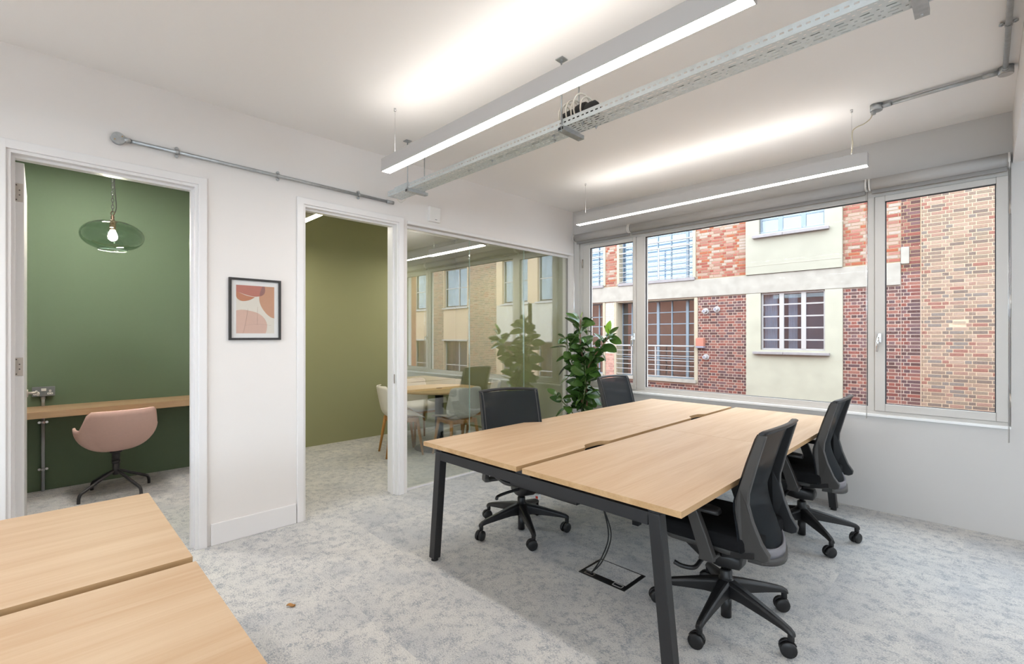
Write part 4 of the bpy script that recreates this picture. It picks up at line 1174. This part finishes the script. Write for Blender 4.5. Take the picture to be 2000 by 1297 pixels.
def white_chair():
    t = thing('dining_chair', 'c', 'chair', (0,0,0))
    m = MB(); G_ = []
    # shell profile: from front lip through the seat to the top of the back
    prof = [(0.235,0.430),(0.215,0.447),(0.15,0.452),(0.05,0.446),(-0.05,0.440),(-0.13,0.446),(-0.185,0.475),(-0.215,0.525),(-0.232,0.59),(-0.248,0.66),(-0.262,0.73),(-0.272,0.785),(-0.276,0.802)]
    P = smooth_path([(x, z, 0) for x, z in prof], 3)
    n = len(P)
    for i, (x, z, _) in enumerate(P):
        s = i/(n-1)
        if s < 0.5: hw = 0.215 + 0.02*math.sin(math.pi*s/0.5)
        else: hw = 0.236 - 0.045*((s-0.5)/0.5)**1.6
        if s < 0.06: hw *= 0.86 + 0.14*s/0.06
        if s > 0.90: hw *= math.sqrt(max(0.05, 1-((s-0.90)/0.104)**2))*0.55 + 0.45
        row = []
        for j in range(15):
            v = -1 + 2*j/14
            up = 0.055*abs(v)**2.6*max(0, min(1, (s-0.10)/0.2))*max(0, 1-max(0, (s-0.5))/0.18)
            fw = 0.075*abs(v)**2.2*max(0, min(1, (s-0.45)/0.2))
            row.append((x + fw, v*hw, z + up))
        G_.append(row)
    m.grid(G_); sh = loc_obj('shell', m, 'chair_white', t, flip_fix=False)
    md = sh.modifiers.new('thick', 'SOLIDIFY'); md.thickness = 0.010
    subsurf(sh, 1)
    m = MB(); zf0, zf1 = 0.385, 0.432
    m.box(0.135,0.160,-0.155,0.155,zf0,zf1); m.box(-0.150,-0.125,-0.150,0.150,zf0,zf1); m.box(-0.13,0.14,-0.165,-0.142,zf0,zf1); m.box(-0.13,0.14,0.142,0.165,zf0,zf1)
    fr_ = loc_obj('seat_frame', m, 'oak_leg', t); bevel(fr_, 0.004)
    for sx, sy in ((1,1),(1,-1),(-1,1),(-1,-1)):
        m = MB(); top = (sx*0.148, sy*0.155, 0.432); bot = (sx*(0.205 if sx > 0 else 0.215), sy*0.205, 0.0)
        m.cyl(bot, top, 0.0115, 0.021, seg=12); loc_obj('leg', m, 'oak_leg', t)
    return t
wc = white_chair()
GW = 'white shell chairs around the round meeting table'
for i, (x, y, f, lb) in enumerate([
        (-4.885, 3.03, 72, 'white shell chair with oak legs at the doorway side of the round table'),
        (-4.36, 3.45, 172, 'white shell chair at the round table with its back turned to the glass'),
        (-5.28, 3.56, -2, 'white shell chair on the far side of the round table by the olive wall'),
        (-4.63, 4.03, 238, 'white shell chair at the window side of the table, mostly hidden by another')]):
    o = wc if i == 0 else copy_tree(wc)
    o.location = (x, y, 0); o.rotation_euler = (0, 0, R(f)); o['label'] = lb; o['group'] = GW

# ------------------------------------------------------------------ rubber plant
def plant():
    rnd = random.Random(11)
    bx, by = -3.215, 4.33
    t = thing('rubber_plant', 'tall glossy rubber plant in the corner between screen and window', 'plant', (bx, by, 0))
    m = MB(); m.lathe([(0.115,0.0),(0.125,0.01),(0.150,0.30),(0.155,0.32),(0.145,0.32),(0.140,0.29)], (bx,by,0), seg=36, cap=False); m.lathe([(0.001,0.0),(0.115,0.0)], (bx,by,0), seg=36, cap=False)
    obj('pot', m, 'pot_grey', t)
    m = MB(); m.lathe([(0.001,0.292),(0.141,0.290)], (bx,by,0), seg=30, cap=False); obj('soil', m, 'soil', t)
    stems = [
        ([(0,0,0.28),(0.00,0.01,0.55),(-0.005,0,0.85),(0.01,0.0,1.10),(-0.02,0,1.30),(-0.03,0.01,1.50),(-0.015,0,1.57)], 0.014, 0.005),
        ([(0.04,0.02,0.28),(0.055,0.02,0.55),(0.05,0.02,0.85),(0.075,0.01,1.02),(0.17,-0.02,1.15),(0.30,-0.04,1.28),(0.39,-0.05,1.385)], 0.012, 0.004),
        ([(-0.03,-0.03,0.28),(-0.06,-0.06,0.48),(-0.16,-0.12,0.62),(-0.25,-0.16,0.72)], 0.009, 0.004),
        ([(-0.03,0.0,0.80),(-0.09,-0.03,1.00),(-0.15,-0.05,1.22),(-0.19,-0.05,1.38)], 0.008, 0.004),
        ([(0.02,-0.02,0.60),(0.08,-0.06,0.75),(0.11,-0.08,0.95),(0.10,-0.08,1.12)], 0.008, 0.004)]
    # leaf mesh: obovate blade folded a little along the midrib
    def leaf_mesh(mat, fold, bend):
        m = MB(); G_ = []
        for i in range(11):
            u = i/10; row = []
            wd = 0.42*(math.sin(math.pi*u**0.92)**0.62)*(1 - 0.10*u) if 0 < u < 1 else 0.010
            for j in range(7):
                v = -1 + j/3
                row.append((u, v*wd*0.72, fold*abs(v)*wd - bend*u*u + 0.015*math.sin(6*u+v)))
            G_.append(row)
        m.grid(G_); me = m.mesh('leaf', mat, flip_fix=False)
        return me
    kinds = [leaf_mesh('leaf_dark', 0.16, 0.10), leaf_mesh('leaf_dark', 0.08, 0.24), leaf_mesh('leaf_dark', 0.26, 0.16)]
    young = [leaf_mesh('leaf_young', 0.30, 0.08)]
    def add_leaf(p, d, L, roll, kind):
        d = Vector(d).normalized(); up = Vector((0,0,1)); s = d.cross(up)
        if s.length < 0.05: s = Vector((1,0,0))
        s.normalize(); n_ = s.cross(d).normalized()
        q = Matrix((( d.x, -s.x, n_.x), (d.y, -s.y, n_.y), (d.z, -s.z, n_.z)))
        q = q.to_4x4() @ Matrix.Rotation(roll, 4, 'X') @ Matrix.Scale(L, 4)
        o = link('leaf', kind, t); o.matrix_local = Matrix.Translation(Vector(p) + d*0.02) @ q
    for si, (pts, r0, r1) in enumerate(stems):
        P = smooth_path(pts, 6); n = len(P)
        m = MB(); m.tube([(bx+x, by+y, z) for x, y, z in P], [r0 + (r1-r0)*k/(n-1) for k in range(n)], seg=10)
        obj('stem', m, 'bark' if si < 2 else 'stem_green', t)
        z0 = {0: 0.50, 1: 0.56, 2: 0.50, 3: 0.90, 4: 0.66}[si]
        acc = 0; ang = si*1.3
        step = {0: 0.0135, 1: 0.024, 2: 0.034, 3: 0.020, 4: 0.020}[si]
        for k in range(1, n):
            a, b = Vector(P[k-1]), Vector(P[k]); acc += (b-a).length
            if b.z < z0: acc = 0; continue
            while acc > step:
                acc -= step; ang += 2.4 + rnd.uniform(-0.35, 0.35)
                top = k/(n-1)
                el = rnd.uniform(-0.95, 0.95) + 0.55*max(0, top-0.75)/0.25
                dx, dy = math.cos(ang), math.sin(ang)
                # the window and the screen hem the crown in
                if by + b.y + dy*0.17 > 4.63: dy = -abs(dy)*0.4
                if bx + b.x + dx*0.17 < -3.63: dx = abs(dx)*0.3
                add_leaf(b, (dx, dy, el), rnd.uniform(0.14, 0.20)*(1-0.25*max(0, top-0.85)/0.15), rnd.uniform(-1.3, 1.3), rnd.choice(kinds))
    tip = Vector((0.39,-0.05,1.385))
    add_leaf(tip, (0.15,-0.15,1.0), 0.15, 0.5, young[0])
    add_leaf(tip, (0.75,0.1,0.75), 0.13, -0.3, kinds[0])
    add_leaf(tip, (-0.25,-0.1,1.0), 0.10, 0.9, kinds[1])
    add_leaf(tip + Vector((-0.02,0,-0.03)), (0.9,-0.4,0.12), 0.15, 0.6, kinds[0])
    add_leaf(tip + Vector((-0.08,0,-0.10)), (0.9,-0.2,-0.25), 0.19, 0.8, kinds[0])
    add_leaf(tip + Vector((-0.13,0.01,-0.15)), (0.7,-0.2,-0.5), 0.15, -0.6, kinds[1])
    add_leaf((-0.015,0,1.57), (0.15,0.1,1.0), 0.07, 0.2, young[0])
plant()

# ------------------------------------------------------------------ the street and the buildings across it
struct(obj('ground_street', MB().box(-25, 30, BY+0.3, FY+0.4, -3.8, -3.6), 'asphalt', at=(0,9,-3.6)), 'street below the window')

struct(obj('ground_rear', MB().box(-25, 30, -30, YR-0.4, -3.8, -3.6), 'asphalt', at=(0,-16,-3.6)), 'yard behind the building')

def brick_mesh(wd, col, cache={}):
    key = (round(wd, 3), col)
    if key in cache: return cache[key]
    h = 0.062; b = 0.003
    m = MB()
    m.add([(0,0.006,0),(wd,0.006,0),(wd,0.006,h),(0,0.006,h),(b,0,b),(wd-b,0,b),(wd-b,0,h-b),(b,0,h-b)],
          [(4,5,6,7),(0,1,5,4),(1,2,6,5),(2,3,7,6),(3,0,4,7)])
    me = m.mesh('brick', 'brick', flip_fix=False)
    ca = me.color_attributes.new('Col', 'FLOAT_COLOR', 'POINT')
    for d in ca.data: d.color = (*col, 1)
    cache[key] = me; return me
def lay(x0, x1, z0, z1, bond, pal, rnd, seed_off=0.0, holes=()):
    """returns bricks (x, z, width, colour)"""
    out = []; c = 0; z = z0; J = 0.013
    S, H = 0.212, 0.0995
    while z + 0.05 < z1:
        k = int(round(z/0.075))
        if bond == 'english': seq = [S] if k % 2 else [H]; off = 0 if k % 2 else 0.056
        else: seq = [S, H]; off = 0 if k % 2 else 0.169
        x = x0 - off - 0.35; q = k
        while x < x1:
            wd = seq[q % len(seq)]; q += 1
            a, b = max(x, x0), min(x + wd, x1)
            x += wd + J
            if b - a < 0.03: continue
            if any(b > hx0-0.004 and a < hx1+0.004 and z+0.065 > hz0 and z < hz1 for hx0, hx1, hz0, hz1 in holes):
                ok = False
                for hx0, hx1, hz0, hz1 in holes:
                    if b > hx0-0.004 and a < hx1+0.004 and z+0.065 > hz0 and z < hz1:
                        if a < hx0 - 0.05: b = hx0 - 0.004; ok = True
                        elif b > hx1 + 0.05: a = hx1 + 0.004; ok = True
                        else: ok = False; break
                if not ok or b - a < 0.03: continue
            out.append((a, z, b-a, pal[rnd.randrange(len(pal))]))
        z += 0.075
    return out
def build_bricks(bl, parent, org, rnd):
    cx, cy, cz = 0, 0, 1.383
    vis = [b for b in bl if -9.3 < b[0] < 0.12 and -0.75 < b[1] < 4.6]
    vis.sort(key=lambda b: (b[0]-cx)**2 + FY**2 + (b[1]-cz)**2)
    keep = set(id(b) for b in vis[:300])
    big = MB(); cols = []
    for b in bl:
        x, z, wd, col = b
        dy = rnd.uniform(-0.0015, 0.0015)
        if id(b) in keep:
            o = link('brick', brick_mesh(wd, col), parent); o.location = (x-org[0], FY-0.006+dy-org[1], z-org[2])
        else:
            h = 0.062; y0 = FY-0.006+dy; y1 = FY
            big.add([(x,y1,z),(x+wd,y1,z),(x+wd,y1,z+h),(x,y1,z+h),(x+.003,y0,z+.003),(x+wd-.003,y0,z+.003),(x+wd-.003,y0,z+h-.003),(x+.003,y0,z+h-.003)],
                    [(4,5,6,7),(0,1,5,4),(1,2,6,5),(2,3,7,6),(3,0,4,7)])
            cols += [col]*8
    if big.v:
        me = big.mesh('brickwork', 'brick', org, flip_fix=False)
        ca = me.color_attributes.new('Col', 'FLOAT_COLOR', 'POINT')
        flat = []
        for c in cols: flat += [c[0], c[1], c[2], 1.0]
        ca.data.foreach_set('color', flat)
        o = link('brickwork', me, parent); o['kind'] = 'stuff'; o['label'] = 'remaining bricks of the wall'

PALE = [(0.21, 0.147, 0.113), (0.25, 0.174, 0.125), (0.166, 0.121, 0.098), (0.293, 0.196, 0.144), (0.273, 0.161, 0.122), (0.186, 0.147, 0.125), (0.321, 0.221, 0.165), (0.244, 0.113, 0.086), (0.223, 0.165, 0.122), (0.278, 0.183, 0.133)]
BROWN = [(0.168, 0.063, 0.051), (0.123, 0.065, 0.058), (0.213, 0.073, 0.055), (0.103, 0.059, 0.059), (0.245, 0.105, 0.079), (0.147, 0.08, 0.077), (0.195, 0.087, 0.07), (0.091, 0.048, 0.043)]
RED = [(0.288, 0.103, 0.075), (0.317, 0.152, 0.117), (0.241, 0.073, 0.054), (0.321, 0.212, 0.164), (0.335, 0.261, 0.217), (0.288, 0.09, 0.049), (0.268, 0.127, 0.096), (0.335, 0.235, 0.182)]
rb = random.Random(5)

def opp_window(par, x0, x1, z0, z1, cols, rows, frame, room, depth=0.14, bar=0.030, thick=(), name='window', curtain=None):
    """steel window: outer frame, glazing bars and one pane object for each light"""
    yF = FY + depth
    m = MB(); f = 0.04
    m.box(x0, x0+f, yF, yF+0.05, z0, z1); m.box(x1-f, x1, yF, yF+0.05, z0, z1); m.box(x0+f, x1-f, yF, yF+0.05, z0, z0+f); m.box(x0+f, x1-f, yF, yF+0.05, z1-f, z1)
    o = obj(name, m, frame, par, at=((x0+x1)/2, yF, z0))
    for k, c in enumerate(cols):
        b = bar*1.7 if k in thick else bar*0.75
        obj('glazing_bar', MB().box(c-b, c+b, yF-0.006, yF+0.04, z0+f, z1-f), frame, o)
    for r_ in rows: obj('glazing_bar', MB().box(x0+f, x1-f, yF+0.001, yF+0.035, r_-bar*0.55, r_+bar*0.55), frame, o)
    cx = [x0+f] + list(cols) + [x1-f]; rz = [z0+f] + list(rows) + [z1-f]
    for i in range(len(cx)-1):
        for j in range(len(rz)-1):
            obj('pane', MB().box(cx[i], cx[i+1], yF+0.018, yF+0.022, rz[j], rz[j+1]), 'pane_glass', o)
    # shallow room behind
    m = MB(); d = 0.40
    m.add([(x0,yF+d,z0),(x1,yF+d,z0),(x1,yF+d,z1),(x0,yF+d,z1)], [(0,1,2,3)])
    m.add([(x0,yF+0.05,z0),(x0,yF+d,z0),(x0,yF+d,z1),(x0,yF+0.05,z1)], [(0,1,2,3)]); m.add([(x1,yF+0.05,z0),(x1,yF+d,z0),(x1,yF+d,z1),(x1,yF+0.05,z1)], [(0,1,2,3)])
    m.add([(x0,yF+0.05,z0),(x1,yF+0.05,z0),(x1,yF+d,z0),(x0,yF+d,z0)], [(0,1,2,3)]); m.add([(x0,yF+0.05,z1),(x1,yF+0.05,z1),(x1,yF+d,z1),(x0,yF+d,z1)], [(0,1,2,3)])
    obj('interior', m, room, o)
    if curtain:
        for xa, xb in curtain:
            m = MB(); n = 24
            m.grid([[(xa+(xb-xa)*k/n, yF+0.18+0.02*math.sin(k*1.9), zz) for k in range(n+1)] for zz in (z0+0.02, z1)])
            obj('curtain', m, 'pane_curtain', o)
    return o
def reveal(par, x0, x1, z0, z1, depth=0.14, mat='render_cream'):
    m = MB(); t = 0.02
    m.box(x0+0.001, x0+t, FY-0.002, FY+depth+0.002, z0, z1-0.001); m.box(x1-t, x1-0.001, FY-0.002, FY+depth+0.002, z0, z1-0.001); m.box(x0+t, x1-t, FY-0.002, FY+depth+0.002, z1-t, z1-0.001)
    obj('reveal', m, mat, par)
def wall_with_holes(x0, x1, z0, z1, holes, y0, y1):
    """solid wall built as a grid of boxes leaving the holes open"""
    xsx = sorted(set([x0, x1] + [h[i] for h in holes for i in (0, 1) if x0 < h[i] < x1]))
    zsz = sorted(set([z0, z1] + [h[i] for h in holes for i in (2, 3) if z0 < h[i] < z1]))
    m = MB()
    for i in range(len(xsx)-1):
        for j in range(len(zsz)-1):
            cx, cz = (xsx[i]+xsx[i+1])/2, (zsz[j]+zsz[j+1])/2
            if any(h[0] < cx < h[1] and h[2] < cz < h[3] for h in holes): continue
            m.box(xsx[i], xsx[i+1], y0, y1, zsz[j], zsz[j+1])
    return m

def red_building():
    org = (-5.0, FY, -3.6)
    t = thing('brick_building', 'red and brown brick building with concrete band and steel windows across the street', 'building', org)
    TOP = 7.2
    # openings: upper tall, lower tall, far left pair, small window pair
    uw = (-4.10, -2.669, 4.00, 5.6); lw = (-4.075, -2.669, 1.035, 2.487)
    bu = (-8.278, -5.863, 3.03, 6.2); bl = (-8.38, -5.818, 0.13, 2.47)
    fu = (-12.0, -8.88, 3.03, 6.2); fl_ = (-12.0, -8.90, 0.13, 2.47)
    holes = [uw, lw, bu, bl, fu, fl_]
    # backing walls (mortar) in two tones
    m = wall_with_holes(-14, -0.955, 2.72, TOP, holes, FY, FY+0.3); obj('upper_wall', m, 'mortar_grey', t)
    m = wall_with_holes(-14, -0.955, -3.6, 2.72, holes, FY, FY+0.3); obj('lower_wall', m, 'mortar_white', t)
    bk = []
    BZ0, BZ1 = 2.488, 2.970
    bk += lay(-5.775, -4.43, 3.0, TOP, 'flemish', RED, rb)
    bk += lay(-2.318, -1.285, 3.0, TOP, 'flemish', RED, rb)
    bk += lay(-8.80, -8.36, 3.0, TOP, 'flemish', RED, rb)
    bk += lay(-5.72, -4.43, -1.5, BZ0-0.01, 'english', BROWN, rb)
    bk += lay(-2.318, -1.285, -1.5, BZ0-0.01, 'english', BROWN, rb)
    bk += lay(-1.275, -0.965, -1.5, TOP, 'flemish', BROWN, rb)
    bk += lay(-8.45, -5.72, -1.5, 0.03, 'english', BROWN, rb)
    bk += lay(-8.80, -8.45, -1.5, 0.80, 'english', [(0.45,0.24,0.19),(0.52,0.28,0.22),(0.40,0.21,0.17)], rb)
    bk += lay(-8.80, -8.45, 0.825, BZ0-0.01, 'english', [(0.60,0.57,0.47),(0.55,0.52,0.43),(0.64,0.61,0.52)], rb)
    build_bricks(bk, t, org, rb)
    # concrete band, stucco bays
    o = obj('concrete_band', MB().bevbox(-14, -1.285, FY-0.05, FY+0.1, BZ0, BZ1, 0.01), 'concrete', t)
    m = wall_with_holes(-4.425, -2.323, BZ1+0.006, TOP, [uw], FY-0.085, FY+0.05); obj('stucco_bay', m, 'stucco_grey', t)
    obj('stucco_fillet', MB().box(-4.425, -2.323, FY-0.090, FY-0.084, 3.185, 3.20), 'stucco', t)
    m = wall_with_holes(-4.425, -2.323, -3.6, BZ0-0.004, [lw], FY-0.045, FY+0.05); obj('stucco_bay', m, 'stucco', t)
    # sills
    for z, z2, xa, xb, pr in ((3.885,3.955,-4.235,-2.565,0.20),(0.925,0.985,-4.235,-2.565,0.16)):
        obj('window_sill', MB().bevbox(xa, xa+0.70, FY-pr, FY+0.06, z, z2, 0.006), 'slate_sill', t)
        obj('window_sill', MB().bevbox(xa+0.706, xb, FY-pr, FY+0.06, z, z2, 0.006), 'slate_sill', t)
    # windows
    opp_window(t, *uw[:2], uw[2], uw[3], [-3.63,-3.124], [4.36,4.72,5.08], 'steel_blue', 'room_pale', depth=0.02, thick=(0,1))
    opp_window(t, lw[0], lw[1], lw[2], lw[3], [-3.607,-3.124], [1.29,1.59,1.88,2.18], 'window_white', 'room_dark', depth=0.03, thick=(0,1), curtain=[(-4.06,-3.75),(-3.5,-3.3)])
    reveal(t, bu[0], bu[1], bu[2], bu[3], 0.16); reveal(t, bl[0], bl[1], bl[2], bl[3], 0.30)
    opp_window(t, bu[0], bu[1], bu[2], bu[3], [-7.9,-7.45,-7.032,-6.605,-6.104], [3.35,3.70,4.05,4.4,4.75,5.1], 'steel_blue', 'room_pale', depth=0.16, bar=0.022, thick=(4,))
    opp_window(t, bl[0], bl[1], bl[2], bl[3], [-8.0,-7.55,-7.10,-6.65,-6.17], [0.72,1.10,1.42,1.75,2.10], 'steel_blue', 'room_brick_reflection', depth=0.30, bar=0.024, thick=(2,4))
    opp_window(t, -9.8, fu[1], fu[2], fu[3], [-9.17], [3.4,3.75,4.1,4.45], 'steel_blue', 'room_pale', depth=0.16, bar=0.022)
    opp_window(t, -9.8, fl_[1], fl_[2], fl_[3], [-9.22], [0.72,1.05,1.38,1.70,2.02], 'steel_blue', 'room_brick_reflection', depth=0.25, bar=0.024)
    # cream strips and sills around the tall windows
    for xa, xb, za, zb in ((-5.863,-5.785,3.03,TOP),(-5.818,-5.730,0.06,2.48),(-8.36,-8.278,3.03,TOP),(-8.46,-8.38,0.06,2.48),(-8.88,-8.80,3.03,TOP),(-8.90,-8.81,0.06,2.48)):
        obj('jamb_strip', MB().box(xa, xb, FY-0.03, FY+0.05, za, zb), 'render_cream', t)
    for xa, xb, za, zb in ((-8.30,-5.80,2.972,3.06),(-8.42,-5.76,0.05,0.14),(-12,-8.86,2.972,3.06),(-12,-8.86,0.05,0.14)):
        obj('window_sill', MB().box(xa, xb, FY-0.08, FY+0.20, za, zb), 'slate_sill' if za > 1 else 'concrete', t)
    # balustrade rails across the tall windows
    def rails(x0, x1, zs, top):
        e = bpy.data.objects.new('railing', None); COL.objects.link(e); e.parent = t; e.location = Vector(((x0+x1)/2, FY-0.03, zs[0])) - Vector(org)
        for k, z in enumerate(zs):
            r = 0.022 if z in top else 0.011
            obj('rail', MB().cyl((x0,FY-0.03,z), (x1,FY-0.03,z), r, seg=8), 'rail_white', e)
        for xp in (x0+0.55, x0+1.36) if x1-x0 > 2 else ((x0+x1)/2,):
            obj('post', MB().box(xp-0.018, xp+0.018, FY-0.045, FY-0.015, zs[0]-0.02, zs[-2] if len(top) > 1 else zs[-1]), 'rail_white', e)
    rails(-8.27, -5.87, [3.10,3.25,3.40,3.55,3.70,3.86,4.00,4.19], (4.00,4.19))
    rails(-8.37, -5.82, [0.20,0.37,0.52,0.66,0.80,0.94,1.09], (1.09,))
    rails(-12, -8.9, [3.10,3.25,3.40,3.55,3.70,3.86,4.00,4.19], (4.00,4.19))
    # wall fittings
    m = MB(); m.bevbox(-5.735, -5.515, FY-0.14, FY, 1.10, 1.33, 0.01); b = obj('alarm_box', m, 'alarm_red', t)
    obj('alarm_base', MB().bevbox(-5.735, -5.515, FY-0.145, FY, 1.05, 1.105, 0.008), 'alarm_grey', b)
    for fx_, fz_ in ((-5.50,2.075),(-5.19,2.115),(-5.49,0.80)):
        m = MB(); m.cyl((fx_,FY-0.03,fz_), (fx_,FY-0.012,fz_), 0.085, seg=20); m.cyl((fx_,FY-0.16,fz_), (fx_,FY-0.02,fz_), 0.050, seg=16)
        q = obj('flue_outlet', m, 'window_white', t)
        obj('flue_mouth', MB().cyl((fx_,FY-0.165,fz_), (fx_,FY-0.158,fz_), 0.032, seg=14), 'alarm_grey', q)
    # broken concrete end of the band
    m = MB(); m.bevbox(-1.285, -1.14, FY-0.03, FY, 2.93, 3.30, 0.02); obj('concrete_patch', m, 'concrete', t)
red_building()

def pale_building():
    org = (3.0, FY, -3.6)
    t = thing('brick_building', 'pale buff brick building with white framed windows, right across the street', 'building', org)
    TOP = 7.2
    cols = [(3.25, 4.45), (4.95, 6.35), (8.55, 10.2), (11.2, 12.6)]
    holes = []
    for a, b in cols: holes += [(a, b, -1.0, 1.17), (a, b, 2.66, 4.40)]
    m = wall_with_holes(-0.954, 14, -3.6, TOP, holes, FY, FY+0.3); obj('wall', m, 'mortar_pale', t)
    bk = lay(-0.945, 3.2, -1.5, 5.2, 'flemish', PALE, rb, holes=[(-0.461,-0.266,1.615,1.70)]) + lay(6.7, 8.5, -1.5, 5.2, 'flemish', PALE, rb) + lay(10.25, 11.15, -1.5, 5.2, 'flemish', PALE, rb)
    build_bricks(bk, t, org, rb)
    for k, (a, b) in enumerate(cols):
        for z0, z1 in ((-1.0, 1.17), (2.66, 4.40)):
            opp_window(t, a, b, z0, z1, [a+(b-a)*0.40], [z0+(z1-z0)*0.5], 'window_white', 'room_dark', depth=0.10, bar=0.035)
        if k in (0, 1):
            m = MB(); m.box(a-0.25, b+0.30 if k == 1 else b+0.45, FY-0.03, FY+0.02, 1.20, 2.62); obj('spandrel_panel', m, 'spandrel_white', t)
        obj('window_sill', MB().box(a-0.08, b+0.08, FY-0.07, FY+0.10, 2.60, 2.66), 'window_white', t)
        obj('window_sill', MB().box(a-0.08, b+0.08, FY-0.07, FY+0.10, 1.17, 1.23), 'window_white', t)
    v = MB(); v.box(-0.461, -0.266, FY-0.012, FY+0.01, 1.630, 1.690); ab = obj('air_brick', v, 'mortar_pale', t)
    for i in range(9):
        for j in range(2):
            obj('vent_hole', MB().box(-0.450+i*0.0205, -0.438+i*0.0205, FY-0.0125, FY-0.0115, 1.640+j*0.024, 1.654+j*0.024), 'gasket', ab)
    obj('joint_strip', MB().box(-0.954, -0.946, FY-0.012, FY, -1.5, 5.2), 'mortar_pale', t)
pale_building()
